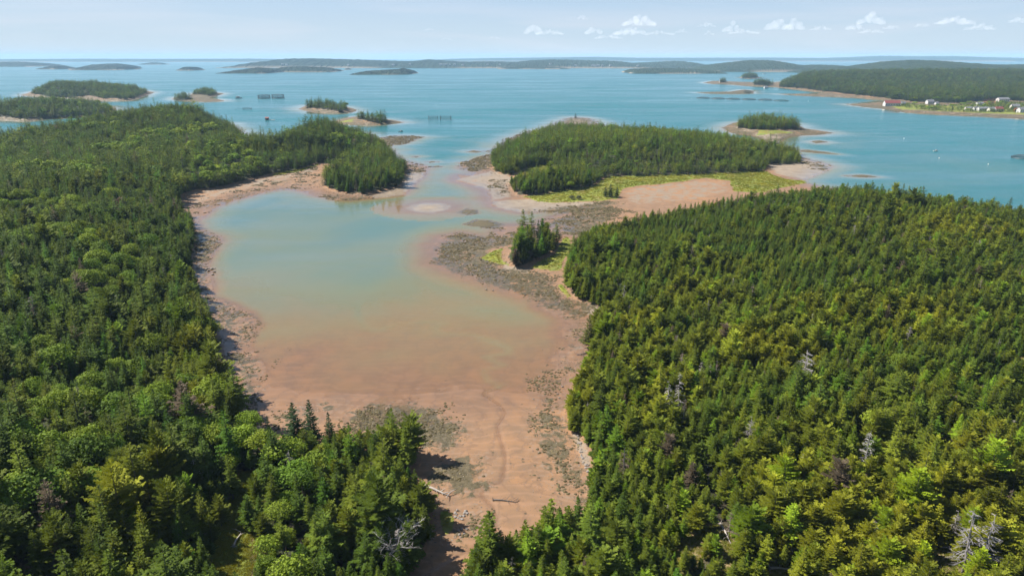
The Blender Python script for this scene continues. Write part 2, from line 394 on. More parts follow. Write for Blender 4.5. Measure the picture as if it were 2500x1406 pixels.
def ground(x, y, zones=False):
    """height of the ground; with zones also the cover weights"""
    wob = 1.0 + 0.0 * x
    # coast lines wander a little
    amp = np.clip(np.hypot(x, y) / 350.0, 0.5, 3.0)
    xs = x + amp * 1.1 * fbm(x, y, 9.0, 3, 3)
    ys = y + amp * 1.1 * fbm(x, y, 9.0, 3, 11)
    dl = sdf(MAIN, xs, ys)
    di = sdf_set(ISLES, xs, ys)
    dr = sdf_set(REEFS, xs, ys, 40)
    ds = sdf_set(SANDBAR, xs, ys, 40)
    land = np.maximum(dl, di)
    df = sdf_set(WOODS, x, y, 150)
    g = sdf_set(GRASS, xs, ys, 40)
    sea = -np.minimum(np.interp(ys, SEA_Y, SEA_D), np.interp(xs, [-95, -45], [0.09, 0.03]) * np.abs(land) + 0.0006 * land * land)
    sea = np.where((ys > 600) | (np.abs(xs) > 420) | ((xs > 175) & (ys > 330)), -np.minimum(0.16 * np.abs(land) + 0.0005 * land ** 2, np.maximum(np.interp(ys, SEA_Y, SEA_D), 5.0)), sea)
    h = np.where(land > 0, 1.1 * (1 - np.exp(-(np.maximum(land, 0) * 0.014) ** 1.35)), sea)
    h = np.maximum(h, np.where(di > 0, np.minimum(0.09 * di, 2.5), -99))
    h = np.where(dr > -25, np.maximum(h, np.where(dr > 0, np.minimum(0.12 * dr, 0.6), 0.35 * dr)), h)
    h = np.where(ds > -25, np.maximum(h, np.minimum(0.02 * ds, 0.25)), h)
    hill = 0.0 * x
    for hx, hy, sx, sy, a in HILLS:
        hill = hill + a * np.exp(-((x - hx) / sx) ** 2 - ((y - hy) / sy) ** 2)
    f = sstep(-1.0, 5.0, df)
    h = h + f * 1.5 + sstep(0, 55, df) * (hill + 2.0 + 2.0 * fbm(x, y, 60, 3, 5)) + sstep(-30, 5, df) * np.where(di > 0, 1, 0) * 1.0
    h = h + np.where(land > 0, sstep(-1, 4, g) * 0.45 * (1 - f), 0)
    cr = line_dist(CREEK, x, y) + 0.35 * fbm(x, y, 3, 2, 21)
    ru = line_dist(RUNNEL, x, y)
    h = h - 0.14 * np.exp(-(cr / 0.7) ** 2) * (land > -30) - 0.13 * np.exp(-(ru / 1.6) ** 2)
    weed = 0.0 * x
    for p, w in WEED:
        lo, hi = p.min(0) - 15, p.max(0) + 15
        m = (xs > lo[0]) & (xs < hi[0]) & (ys > lo[1]) & (ys < hi[1])
        if m.any():
            soft = 6.0 + 0.004 * np.hypot(x[m], y[m])
            weed[m] = np.maximum(weed[m], w * sstep(-soft, soft, sdf(p, xs[m], ys[m])))
    weed = np.maximum(weed, sstep(-6, 1, dr) * 0.97)
    # a weedy rim along the outer coast
    far = sstep(560, 640, y) * sstep(-8, 1, land) * (1 - sstep(1, 10, land))
    weed = np.maximum(weed, far * 0.8)
    weed = np.maximum(weed, sstep(640, 720, y) * (land > 0) * (1 - f) * np.where(y > 850, 0.66, 0.52))
    sand = 0.0 * x
    for p, w in SAND:
        lo, hi = p.min(0) - 15, p.max(0) + 15
        m = (xs > lo[0]) & (xs < hi[0]) & (ys > lo[1]) & (ys < hi[1])
        if m.any():
            soft = 2.5 + 0.004 * np.hypot(x[m], y[m])
            sand[m] = np.maximum(sand[m], w * sstep(-soft, soft, sdf(p, xs[m], ys[m])))
    sand = np.maximum(sand, sstep(-6, 0, ds))
    sand = np.maximum(sand, sstep(600, 650, y) * sstep(8, 14, land) * (1 - f) * np.where(y > 1300, 0.30, 0.55))
    rough = fbm(x, y, 1.6, 3, 31)
    h = h + 0.075 * fbm(x, y, 11, 4, 41) * (land > -60) + weed * (0.30 * rough + 0.20 * fbm(x, y, 5, 2, 37)) + f * 0.5 * fbm(x, y, 5, 3, 51)
    if not zones:
        return h, df, land
    clear = sdf_set(CLEAR, xs, ys, 30)
    slash = sdf_set(SLASH, xs, ys, 30)
    grass = np.maximum(sstep(-1.5, 2.5, g), sstep(-2, 2, clear))
    mp = sdf(MUDPAN, xs, ys)
    sand = np.maximum(sand, 0.5 * sstep(-2, 5, mp))
    grass = grass * (1 - sstep(-3, 4, mp))
    inner = np.maximum(clear, slash) > -6
    red = sstep(-4, 4, sdf(REDSOIL, x, y))
    wood = f * (1 - np.maximum(sstep(-2, 2, clear), sstep(-2, 2, slash)))
    dry = np.maximum(sstep(-2, 2, slash), 0)
    grass = np.where(inner, np.maximum(grass, f * (1 - wood)), grass)
    wet = np.maximum(0.85 * np.exp(-(cr / 0.6) ** 2), (1 - sstep(0.0, 0.30, h)) * 0.7)
    return h, df, land, weed, sand, grass, wood, dry, wet, red


# ---------------------------------------------------------------- small mesh and material helpers
def link(name, me, parent=None, mat=None):
    o = bpy.data.objects.new(name, me)
    COL.objects.link(o)
    if parent is not None:
        o.parent = parent
    if mat is not None and me is not None and not me.materials:
        me.materials.append(mat)
    return o


def tag(o, label=None, cat=None, group=None, kind=None):
    if label: o['label'] = label
    if cat: o['category'] = cat
    if group: o['group'] = group
    if kind: o['kind'] = kind
    return o


def mesh_np(name, verts, faces, smooth=False, mat=None):
    """verts (n,3), faces (m,k) all the same k"""
    verts = np.asarray(verts, np.float32)
    faces = np.asarray(faces, np.int32)
    me = bpy.data.meshes.new(name)
    k = faces.shape[1]
    me.vertices.add(len(verts))
    me.vertices.foreach_set('co', verts.ravel())
    me.loops.add(faces.size)
    me.loops.foreach_set('vertex_index', faces.ravel())
    me.polygons.add(len(faces))
    me.polygons.foreach_set('loop_start', np.arange(0, faces.size, k, dtype=np.int32))
    me.polygons.foreach_set('loop_total', np.full(len(faces), k, np.int32))
    me.polygons.foreach_set('use_smooth', np.full(len(faces), smooth))
    me.update(calc_edges=True)
    me.validate()
    if mat: me.materials.append(mat)
    return me


class MB:
    """collects pieces into one mesh"""
    def __init__(self):
        self.v, self.f = [], []

    def add(self, vs, fs):
        b = len(self.v)
        self.v += [tuple(p) for p in vs]
        self.f += [tuple(i + b for i in f) for f in fs]

    def box(self, c, s, rz=0.0, taper=1.0):
        x, y, z = s[0] / 2, s[1] / 2, s[2] / 2
        ca, sa = math.cos(rz), math.sin(rz)
        vs = []
        for zz, t in ((-z, 1.0), (z, taper)):
            for a, b in ((-x, -y), (x, -y), (x, y), (-x, y)):
                a, b = a * t, b * t
                vs.append((c[0] + a * ca - b * sa, c[1] + a * sa + b * ca, c[2] + zz))
        self.add(vs, [(3, 2, 1, 0), (4, 5, 6, 7), (0, 1, 5, 4), (1, 2, 6, 5), (2, 3, 7, 6), (3, 0, 4, 7)])

    def tube(self, pts, radii, n=5, cap=True):
        pts = [Vector(p) for p in pts]
        rings = []
        for i, p in enumerate(pts):
            d = (pts[min(i + 1, len(pts) - 1)] - pts[max(i - 1, 0)]).normalized()
            a = d.orthogonal().normalized()
            b = d.cross(a)
            rings.append([p + (a * math.cos(t) + b * math.sin(t)) * radii[i] for t in [2 * math.pi * k / n for k in range(n)]])
        vs = [q for r in rings for q in r]
        fs = []
        for i in range(len(pts) - 1):
            for k in range(n):
                fs.append((i * n + k, i * n + (k + 1) % n, (i + 1) * n + (k + 1) % n, (i + 1) * n + k))
        if cap:
            fs.append(tuple(range(n))[::-1])
            fs.append(tuple((len(pts) - 1) * n + k for k in range(n)))
        self.add(vs, fs)

    def ring(self, c, R, r, n=28, m=5):
        vs, fs = [], []
        for i in range(n):
            a = 2 * math.pi * i / n
            for k in range(m):
                b = 2 * math.pi * k / m
                vs.append((c[0] + (R + r * math.cos(b)) * math.cos(a), c[1] + (R + r * math.cos(b)) * math.sin(a), c[2] + r * math.sin(b)))
        for i in range(n):
            for k in range(m):
                fs.append((i * m + k, ((i + 1) % n) * m + k, ((i + 1) % n) * m + (k + 1) % m, i * m + (k + 1) % m))
        self.add(vs, fs)

    def mesh(self, name, mat=None, smooth=False):
        me = bpy.data.meshes.new(name)
        me.from_pydata(self.v, [], self.f)
        if smooth:
            me.polygons.foreach_set('use_smooth', [True] * len(me.polygons))
        me.update()
        if mat: me.materials.append(mat)
        return me


def new_mat(name):
    m = bpy.data.materials.new(name)
    m.use_nodes = True
    m.node_tree.nodes.clear()
    return m, m.node_tree.nodes, m.node_tree.links


def nd(ns, kind, **kw):
    n = ns.new(kind)
    for k, v in kw.items():
        if k.startswith('i_'):
            key = k[2:].replace('_', ' ')
            n.inputs[int(key) if key.isdigit() else key].default_value = v
        else:
            setattr(n, k, v)
    return n


def noise(ns, ls, scale, detail=4, vec=None, rough=0.55, dist=0.0):
    n = nd(ns, 'ShaderNodeTexNoise')
    n.inputs['Scale'].default_value = scale
    n.inputs['Detail'].default_value = detail
    n.inputs['Roughness'].default_value = rough
    n.inputs['Distortion'].default_value = dist
    if vec is not None:
        ls.new(vec, n.inputs['Vector'])
    return n.outputs['Fac']


def math_n(ns, ls, op, a, b=None, clamp=False):
    n = nd(ns, 'ShaderNodeMath', operation=op, use_clamp=clamp)
    for i, q in enumerate((a, b)):
        if q is None: continue
        if isinstance(q, (int, float)):
            n.inputs[i].default_value = q
        else:
            ls.new(q, n.inputs[i])
    return n.outputs[0]


def mix_c(ns, ls, fac, c1, c2):
    n = nd(ns, 'ShaderNodeMixRGB')
    for i, q in zip((0, 1, 2), (fac, c1, c2)):
        if isinstance(q, (int, float)):
            n.inputs[i].default_value = q
        elif isinstance(q, tuple):
            n.inputs[i].default_value = (*q, 1.0)
        else:
            ls.new(q, n.inputs[i])
    return n.outputs[0]


def maprange(ns, ls, v, a, b, c=0.0, d=1.0):
    n = nd(ns, 'ShaderNodeMapRange')
    ls.new(v, n.inputs[0])
    for i, q in zip((1, 2, 3, 4), (a, b, c, d)):
        n.inputs[i].default_value = q
    return n.outputs[0]


def plain(name, col, rough=0.8, var=0.12, scale=1.5, metal=0.0):
    """a painted or weathered surface with some variation"""
    m, ns, ls = new_mat(name)
    out = nd(ns, 'ShaderNodeOutputMaterial')
    b = nd(ns, 'ShaderNodeBsdfPrincipled')
    tc = nd(ns, 'ShaderNodeTexCoord')
    f = noise(ns, ls, scale, 4, tc.outputs['Object'])
    lo = tuple(c * (1 - var * 2) for c in col)
    hi = tuple(min(1, c * (1 + var)) for c in col)
    ls.new(mix_c(ns, ls, f, lo, hi), b.inputs['Base Color'])
    b.inputs['Roughness'].default_value = rough
    b.inputs['Metallic'].default_value = metal
    ls.new(b.outputs[0], out.inputs[0])
    return m


# ---------------------------------------------------------------- ground
def ground_material():
    m, ns, ls = new_mat('ground')
    out = nd(ns, 'ShaderNodeOutputMaterial')
    b = nd(ns, 'ShaderNodeBsdfPrincipled')
    geo = nd(ns, 'ShaderNodeNewGeometry')
    pos = geo.outputs['Position']
    A = nd(ns, 'ShaderNodeAttribute', attribute_name='cover')      # weed, sand, grass; alpha wood
    B = nd(ns, 'ShaderNodeAttribute', attribute_name='cover_b')    # dry, wet, red
    sa = nd(ns, 'ShaderNodeSeparateColor'); ls.new(A.outputs['Color'], sa.inputs[0])
    sb = nd(ns, 'ShaderNodeSeparateColor'); ls.new(B.outputs['Color'], sb.inputs[0])
    weed, sand, grass, wood = sa.outputs[0], sa.outputs[1], sa.outputs[2], A.outputs['Alpha']
    dry, wet, red = sb.outputs[0], sb.outputs[1], sb.outputs[2]
    n_big = noise(ns, ls, 0.018, 5, pos)
    n_mid = noise(ns, ls, 0.16, 6, pos, 0.6)
    n_fine = noise(ns, ls, 0.9, 6, pos, 0.65)
    n_vfine = noise(ns, ls, 4.0, 4, pos, 0.6)
    # mud: pinkish to orange brown
    mud = mix_c(ns, ls, maprange(ns, ls, n_big, 0.35, 0.65), (0.204, 0.122, 0.070), (0.273, 0.141, 0.060))
    mud = mix_c(ns, ls, maprange(ns, ls, n_mid, 0.42, 0.62), mud, (0.174, 0.106, 0.060))
    mud = mix_c(ns, ls, maprange(ns, ls, n_fine, 0.60, 0.78, 0, 0.5), mud, (0.159, 0.099, 0.060))
    # ripples of drainage across the flats
    wv = nd(ns, 'ShaderNodeTexWave', wave_type='BANDS', bands_direction='Y')
    wv.inputs['Scale'].default_value = 0.09
    wv.inputs['Distortion'].default_value = 14
    wv.inputs['Detail'].default_value = 4
    wv.inputs['Detail Scale'].default_value = 0.5
    ls.new(pos, wv.inputs['Vector'])
    mud = mix_c(ns, ls, maprange(ns, ls, wv.outputs['Fac'], 0.75, 1.0, 0, 0.30), mud, (0.308, 0.177, 0.105))
    rl = nd(ns, 'ShaderNodeTexWave', wave_type='BANDS', bands_direction='X')      # branching rills
    rl.inputs['Scale'].default_value = 0.045
    rl.inputs['Distortion'].default_value = 22
    rl.inputs['Detail'].default_value = 6
    rl.inputs['Detail Scale'].default_value = 0.8
    rl.inputs['Detail Roughness'].default_value = 0.62
    ls.new(pos, rl.inputs['Vector'])
    mud = mix_c(ns, ls, maprange(ns, ls, rl.outputs['Fac'], 0.0, 0.09, 0.55, 0.0), mud, (0.149, 0.088, 0.052))
    stone = noise(ns, ls, 1.7, 3, pos, 0.6)
    mud = mix_c(ns, ls, maprange(ns, ls, stone, 0.66, 0.70, 0, 0.55), mud, (0.130, 0.086, 0.058))
    mud = mix_c(ns, ls, math_n(ns, ls, 'MULTIPLY', wet, 0.40), mud, (0.131, 0.074, 0.043))
    # sand and shell gravel
    sd = mix_c(ns, ls, maprange(ns, ls, n_mid, 0.35, 0.68), (0.265, 0.210, 0.151), (0.188, 0.144, 0.103))
    sd = mix_c(ns, ls, maprange(ns, ls, n_fine, 0.58, 0.72, 0, 0.6), sd, (0.316, 0.265, 0.206))
    s_mask = maprange(ns, ls, math_n(ns, ls, 'ADD', sand, math_n(ns, ls, 'MULTIPLY', math_n(ns, ls, 'SUBTRACT', n_mid, 0.5), 1.6)), 0.40, 0.62)
    s_mask = math_n(ns, ls, 'MULTIPLY', s_mask, maprange(ns, ls, sand, 0.02, 0.2))
    c = mix_c(ns, ls, s_mask, mud, sd)
    # rockweed in torn patches over stone
    wd = mix_c(ns, ls, maprange(ns, ls, n_fine, 0.36, 0.64), (0.052, 0.042, 0.018), (0.110, 0.086, 0.046))
    wd = mix_c(ns, ls, maprange(ns, ls, n_vfine, 0.55, 0.78, 0, 0.6), wd, (0.138, 0.106, 0.072))
    patch = math_n(ns, ls, 'ADD', math_n(ns, ls, 'MULTIPLY', noise(ns, ls, 0.40, 6, pos, 0.68, 0.6), 0.62), math_n(ns, ls, 'MULTIPLY', noise(ns, ls, 0.075, 4, pos, 0.6, 0.8), 0.38))
    w_in = math_n(ns, ls, 'ADD', weed, math_n(ns, ls, 'MULTIPLY', math_n(ns, ls, 'SUBTRACT', patch, 0.5), 3.4))
    w_mask = maprange(ns, ls, w_in, 0.46, 0.64)
    w_mask = math_n(ns, ls, 'MULTIPLY', w_mask, maprange(ns, ls, weed, 0.03, 0.2))
    # pale stones left between the weed
    c = mix_c(ns, ls, math_n(ns, ls, 'MULTIPLY', maprange(ns, ls, weed, 0.1, 0.4, 0, 0.6), maprange(ns, ls, n_fine, 0.52, 0.66)), c, (0.213, 0.166, 0.125))
    c = mix_c(ns, ls, w_mask, c, wd)
    # loose tufts scattered over the open flats
    tuft = noise(ns, ls, 0.55, 3, pos, 0.5)
    c = mix_c(ns, ls, maprange(ns, ls, tuft, 0.705, 0.73, 0, 0.85), c, (0.063, 0.048, 0.027))
    # grass
    gr = mix_c(ns, ls, maprange(ns, ls, n_mid, 0.36, 0.64), (0.122, 0.154, 0.018), (0.222, 0.229, 0.024))
    gr = mix_c(ns, ls, maprange(ns, ls, n_fine, 0.46, 0.66, 0, 0.75), gr, (0.087, 0.124, 0.017))
    tus = noise(ns, ls, 0.055, 6, pos, 0.7, 1.2)
    gr = mix_c(ns, ls, maprange(ns, ls, tus, 0.50, 0.62, 0, 0.8), gr, (0.161, 0.121, 0.033))
    gr = mix_c(ns, ls, maprange(ns, ls, tus, 0.36, 0.30, 0, 0.6), gr, (0.097, 0.081, 0.046))
    g_mask = maprange(ns, ls, math_n(ns, ls, 'ADD', grass, math_n(ns, ls, 'MULTIPLY', math_n(ns, ls, 'SUBTRACT', n_fine, 0.5), 0.9)), 0.42, 0.58)
    c = mix_c(ns, ls, g_mask, c, gr)
    # forest floor
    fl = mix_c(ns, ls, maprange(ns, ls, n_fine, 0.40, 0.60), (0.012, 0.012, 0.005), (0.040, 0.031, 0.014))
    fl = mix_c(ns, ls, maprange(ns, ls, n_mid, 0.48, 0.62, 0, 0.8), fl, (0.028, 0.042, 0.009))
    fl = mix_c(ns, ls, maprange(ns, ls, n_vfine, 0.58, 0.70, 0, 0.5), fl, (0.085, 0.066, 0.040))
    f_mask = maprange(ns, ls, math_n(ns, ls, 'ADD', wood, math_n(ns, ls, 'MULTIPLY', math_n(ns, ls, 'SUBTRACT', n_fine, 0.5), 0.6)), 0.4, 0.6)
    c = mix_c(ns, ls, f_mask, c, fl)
    ds = mix_c(ns, ls, maprange(ns, ls, n_fine, 0.4, 0.62), (0.27, 0.19, 0.10), (0.13, 0.10, 0.045))
    ds = mix_c(ns, ls, maprange(ns, ls, n_vfine, 0.58, 0.70, 0, 0.8), ds, (0.42, 0.35, 0.26))
    c = mix_c(ns, ls, dry, c, ds)
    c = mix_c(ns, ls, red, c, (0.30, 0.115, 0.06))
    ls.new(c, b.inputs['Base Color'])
    ls.new(maprange(ns, ls, wet, 0.0, 0.75, 0.85, 0.25), b.inputs['Roughness'])
    b.inputs['Specular IOR Level'].default_value = 0.35
    bp = nd(ns, 'ShaderNodeBump')
    bp.inputs['Strength'].default_value = 0.5
    bp.inputs['Distance'].default_value = 0.25
    hh = math_n(ns, ls, 'ADD', math_n(ns, ls, 'MULTIPLY', n_fine, math_n(ns, ls, 'ADD', 0.15, math_n(ns, ls, 'MULTIPLY', w_mask, 1.2))),
                math_n(ns, ls, 'MULTIPLY', n_vfine, 0.15))
    ls.new(hh, bp.inputs['Height'])
    ls.new(bp.outputs[0], b.inputs['Normal'])
    ls.new(b.outputs[0], out.inputs[0])
    return m


def polar(rs, angs):
    A, R = np.meshgrid(angs, rs)
    x, y = R * np.sin(A), R * np.cos(A)
    n, m = len(rs), len(angs)
    i = np.arange((n - 1) * m).reshape(n - 1, m)
    j = np.roll(i, -1, axis=1)
    q = np.stack([i, j, j + m, i + m], -1).reshape(-1, 4)
    return x.ravel(), y.ravel(), q


def angles(n_dense, half=50, coarse=24):
    a = np.radians(np.linspace(-half, half, n_dense))
    b = np.radians(np.linspace(half, 360 - half, coarse + 2)[1:-1])
    return np.concatenate([a, b])


def set_col(me, name, arr):
    at = me.attributes.new(name, 'FLOAT_COLOR', 'POINT')
    at.data.foreach_set('color', np.ascontiguousarray(arr, np.float32).ravel())


rs = np.concatenate([np.linspace(6, 66, 8)[:-1], np.geomspace(66, 3500, 640)])
gx, gy, gq = polar(rs, angles(760))
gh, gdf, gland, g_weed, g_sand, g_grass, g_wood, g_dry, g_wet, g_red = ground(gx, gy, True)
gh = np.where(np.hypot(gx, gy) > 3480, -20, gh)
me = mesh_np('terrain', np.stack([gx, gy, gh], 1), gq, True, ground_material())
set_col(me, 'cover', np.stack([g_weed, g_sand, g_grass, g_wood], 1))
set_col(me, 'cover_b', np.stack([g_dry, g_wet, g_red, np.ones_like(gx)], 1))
tag(link('terrain', me), 'wooded mainland, islands and pinkish brown tidal mud flats round the cove', kind='structure')


# ---------------------------------------------------------------- water
def water_material():
    m, ns, ls = new_mat('sea_water')
    out = nd(ns, 'ShaderNodeOutputMaterial')
    geo = nd(ns, 'ShaderNodeNewGeometry')
    pos = geo.outputs['Position']
    D = nd(ns, 'ShaderNodeAttribute', attribute_name='depth')
    depth = D.outputs['Fac']
    n_a = noise(ns, ls, 0.011, 4, pos, 0.55, 0.8)
    dd = math_n(ns, ls, 'MULTIPLY', depth, maprange(ns, ls, n_a, 0.3, 0.7, 0.5, 1.5))
    ramp = nd(ns, 'ShaderNodeValToRGB')
    ls.new(math_n(ns, ls, 'DIVIDE', dd, 10.0), ramp.inputs[0])
    cr = ramp.color_ramp
    cr.elements[0].position = 0.0; cr.elements[0].color = (0.29, 0.165, 0.085, 1)
    cr.elements[1].position = 1.0; cr.elements[1].color = (0.012, 0.112, 0.128, 1)
    for p, c in ((0.025, (0.234, 0.182, 0.092)), (0.055, (0.156, 0.156, 0.090)), (0.11, (0.114, 0.142, 0.097)), (0.20, (0.085, 0.130, 0.105)), (0.34, (0.040, 0.120, 0.121)), (0.6, (0.020, 0.110, 0.121))):
        e = cr.elements.new(p); e.color = (*c, 1)
    body = nd(ns, 'ShaderNodeBsdfDiffuse')
    ls.new(ramp.outputs[0], body.inputs['Color'])
    tr = nd(ns, 'ShaderNodeBsdfTransparent')
    ex = math_n(ns, ls, 'POWER', 2.718, math_n(ns, ls, 'MULTIPLY', dd, -3.0))
    mixa = nd(ns, 'ShaderNodeMixShader')
    ls.new(ex, mixa.inputs[0]); ls.new(body.outputs[0], mixa.inputs[1]); ls.new(tr.outputs[0], mixa.inputs[2])
    # waves: calm in the cove, wind-ruffled in streaks outside
    mp = nd(ns, 'ShaderNodeMapping')
    mp.inputs['Scale'].default_value = (0.25, 1.0, 1.0)
    ls.new(pos, mp.inputs['Vector'])
    streak = noise(ns, ls, 0.006, 5, mp.outputs[0], 0.6, 0.6)
    open_sea = maprange(ns, ls, depth, 1.2, 6.0)
    ruff = math_n(ns, ls, 'MULTIPLY', open_sea, maprange(ns, ls, streak, 0.36, 0.64, 0.50, 1.0))
    wave = noise(ns, ls, 0.7, 3, pos, 0.6)
    bp = nd(ns, 'ShaderNodeBump')
    ls.new(maprange(ns, ls, ruff, 0, 1, 0.012, 0.30), bp.inputs['Strength'])
    bp.inputs['Distance'].default_value = 1.0
    ls.new(wave, bp.inputs['Height'])
    gl = nd(ns, 'ShaderNodeBsdfGlossy')
    gl.inputs['Color'].default_value = (1, 1, 1, 1)
    ls.new(maprange(ns, ls, ruff, 0, 1, 0.03, 0.24), gl.inputs['Roughness'])
    ls.new(bp.outputs[0], gl.inputs['Normal'])
    fr = nd(ns, 'ShaderNodeFresnel')
    fr.inputs['IOR'].default_value = 1.33
    ls.new(bp.outputs[0], fr.inputs['Normal'])
    # facets of a rough sea face the viewer more than its mean plane does
    frm = math_n(ns, ls, 'MULTIPLY', fr.outputs[0], maprange(ns, ls, ruff, 0, 1, 0.85, 0.40))
    gust = noise(ns, ls, 0.022, 4, mp.outputs[0], 0.6, 1.0)
    frm = math_n(ns, ls, 'MULTIPLY', frm, maprange(ns, ls, gust, 0.35, 0.65, 0.7, 1.25))
    mixb = nd(ns, 'ShaderNodeMixShader')
    ls.new(frm, mixb.inputs[0]); ls.new(mixa.outputs[0], mixb.inputs[1]); ls.new(gl.outputs[0], mixb.inputs[2])
    ls.new(mixb.outputs[0], out.inputs[0])
    return m


rs = np.concatenate([[6, 60], np.geomspace(120, 3400, 330), np.geomspace(3600, 22000, 30)])
wx, wy, wq = polar(rs, angles(420))
wr = np.hypot(wx, wy)
wh = np.full(wx.shape, -14.0)
near = wr < 3450
wh[near] = ground(wx[near], wy[near])[0]
me = mesh_np('sea', np.stack([wx, wy, np.zeros_like(wx)], 1), wq, True, water_material())
at = me.attributes.new('depth', 'FLOAT', 'POINT')
at.data.foreach_set('value', np.clip(-wh, 0, 20).astype(np.float32))
tag(link('sea', me), 'blue green sea with shallow silty water in the cove', kind='structure')

# ---------------------------------------------------------------- far coasts and hills
def canopy_material(name, c1, c2):
    m, ns, ls = new_mat(name)
    out = nd(ns, 'ShaderNodeOutputMaterial')
    b = nd(ns, 'ShaderNodeBsdfPrincipled')
    geo = nd(ns, 'ShaderNodeNewGeometry')
    f = noise(ns, ls, 0.03, 5, geo.outputs['Position'], 0.65)
    sh = nd(ns, 'ShaderNodeAttribute', attribute_name='shore')
    c = mix_c(ns, ls, maprange(ns, ls, f, 0.35, 0.65), c1, c2)
    c = mix_c(ns, ls, sh.outputs['Fac'], c, (0.25, 0.20, 0.15))
    ls.new(c, b.inputs['Base Color'])
    b.inputs['Roughness'].default_value = 0.9
    b.inputs['Specular IOR Level'].default_value = 0.1
    ls.new(b.outputs[0], out.inputs[0])
    return m


M_FARWOOD = canopy_material('far_woods', (0.012, 0.022, 0.012), (0.026, 0.038, 0.017))


def far_land(name, base_y, prof, depth, label, seed=0, rough=5.0):
    """a wooded coast far off: prof is the crest line as photo points, base_y the photo line of its shore"""
    Y0 = P(1250, base_y)[1]
    xs_, ys_ = [], []
    for px, py in prof:
        u, v = (px - 1250) / 1667, (703 - py) / 1667
        t = (Y0 + depth * 0.45) / (CP + v * SP)
        xs_.append(u * t)
        ys_.append(CAM_H + t * (-SP + v * CP))
    n = int(min(420, max(40, (prof[-1][0] - prof[0][0]) * 0.55)))
    X = np.linspace(xs_[0], xs_[-1], n)
    top = np.interp(X, xs_, ys_)
    top = top * sstep(0, 0.06, (X - X[0]) / (X[-1] - X[0])) * sstep(0, 0.06, (X[-1] - X) / (X[-1] - X[0]))
    k = 26
    T = np.linspace(0, 1, k)
    gxx, gt = np.meshgrid(X, T)
    bend = depth * 0.16 * fbm(gxx, gxx * 0, depth * 0.9, 3, seed)
    yy = Y0 + bend + gt * depth
    shape = np.minimum(1, np.sin(np.clip(gt, 0, 1) * np.pi) ** 0.55)
    low = sstep(0.02, 0.07, gt)
    wood = np.minimum(9.0, np.tile(top, (k, 1)) * 0.6)
    z = -1.0 + shape * np.tile(top, (k, 1)) * (0.9 + 0.12 * fbm(gxx, yy, depth * 0.3, 3, seed + 5)) * 1.0 + 0 * wood
    jit = np.random.default_rng(seed + 100).normal(0, 1, z.shape)
    z = z + np.clip(jit, -1.5, 2.0) * rough * 0.30 * sstep(0.08, 0.2, shape) * np.tile(sstep(0, 8, top), (k, 1))
    z[0, :] = -3; z[-1, :] = -3
    i = np.arange((k - 1) * n).reshape(k - 1, n)[:, :-1]
    q = np.stack([i, i + 1, i + 1 + n, i + n], -1).reshape(-1, 4)
    me = mesh_np(name, np.stack([gxx.ravel(), yy.ravel(), z.ravel()], 1), q, False, M_FARWOOD)
    at = me.attributes.new('shore', 'FLOAT', 'POINT')
    sh = (z < 5.0).astype(float) * sstep(0.35, 0.6, fbm(gxx, yy, depth * 0.25, 3, seed + 9) * 0.5 + 0.5)
    at.data.foreach_set('value', sh.ravel().astype(np.float32))
    return tag(link(name, me), label, kind='structure')


far_land('hill', 185.5, [(1960, 176), (2020, 169), (2060, 163), (2120, 160), (2160, 150), (2190, 145), (2230, 143), (2290, 146), (2340, 150), (2400, 154), (2470, 157), (2600, 155), (2800, 166)],
         1100, 'long dark wooded hill across the water on the right', 1)
far_land('hill', 176, [(1700, 164), (1740, 156), (1790, 150), (1850, 145), (1890, 148), (1930, 157), (1970, 160), (2000, 158), (2040, 159), (2100, 163), (2150, 168)],
         900, 'low wooded ridge behind the small islets left of the long hill', 2)
far_land('island', 181, [(1527, 176), (1550, 168), (1600, 165), (1680, 166), (1730, 170), (1762, 176)], 500, 'flat dark wooded island before the ridge', 3)
far_land('island', 183, [(868, 180), (890, 174), (940, 170), (985, 166), (1003, 172), (1014, 180)], 420, 'lone dark wooded island in the middle of the bay', 4)
far_land('island', 180.5, [(548, 178), (575, 171), (620, 164), (650, 165), (672, 174)], 420, 'dark wooded double island, nearer half', 5)
far_land('island', 177, [(655, 172), (690, 163), (740, 161), (800, 164), (828, 172)], 420, 'dark wooded double island, farther half', 6)
far_land('island', 173, [(443, 171), (455, 163), (475, 163), (487, 172)], 250, 'tiny round wooded island alone in the far bay', 7)
far_land('island', 172, [(196, 170), (210, 163), (250, 160), (300, 162), (314, 170)], 400, 'flat wooded island with a paler one behind it', 8)
far_land('island', 168, [(213, 163), (230, 157), (280, 155), (314, 161)], 400, 'pale far island behind the flat wooded one', 9)
far_land('island', 170, [(108, 168), (125, 161), (150, 161), (168, 169)], 300, 'small humped island in the far left bay', 10)
far_land('island', 164, [(-160, 158), (0, 151), (60, 152), (90, 155), (110, 162)], 700, 'long low island at the left border', 11)
far_land('island', 158.5, [(350, 156), (370, 152.5), (385, 153), (400, 157)], 300, 'tiny far islet carrying a white lighthouse', 12)
far_land('islet', 171, [(840, 171), (846, 167), (853, 168), (858, 171)], 120, 'tiny islet between the dark wooded islands', 13)
far_land('island', 169.5, [(1210, 168), (1240, 164), (1300, 162), (1350, 164), (1385, 167), (1400, 169)], 400, 'low wooded shore lying before the far hills', 14)
far_land('coast', 167, [(590, 158), (640, 150), (690, 142), (740, 142), (790, 144), (860, 145), (920, 147), (1000, 149), (1045, 143), (1070, 145), (1130, 150), (1200, 149), (1260, 150),
                        (1300, 146), (1360, 144), (1430, 146), (1500, 148), (1550, 154), (1620, 150), (1660, 148), (1700, 152), (1730, 160)],
         1800, 'far blue wooded coast with scattered white houses', 15, 8)
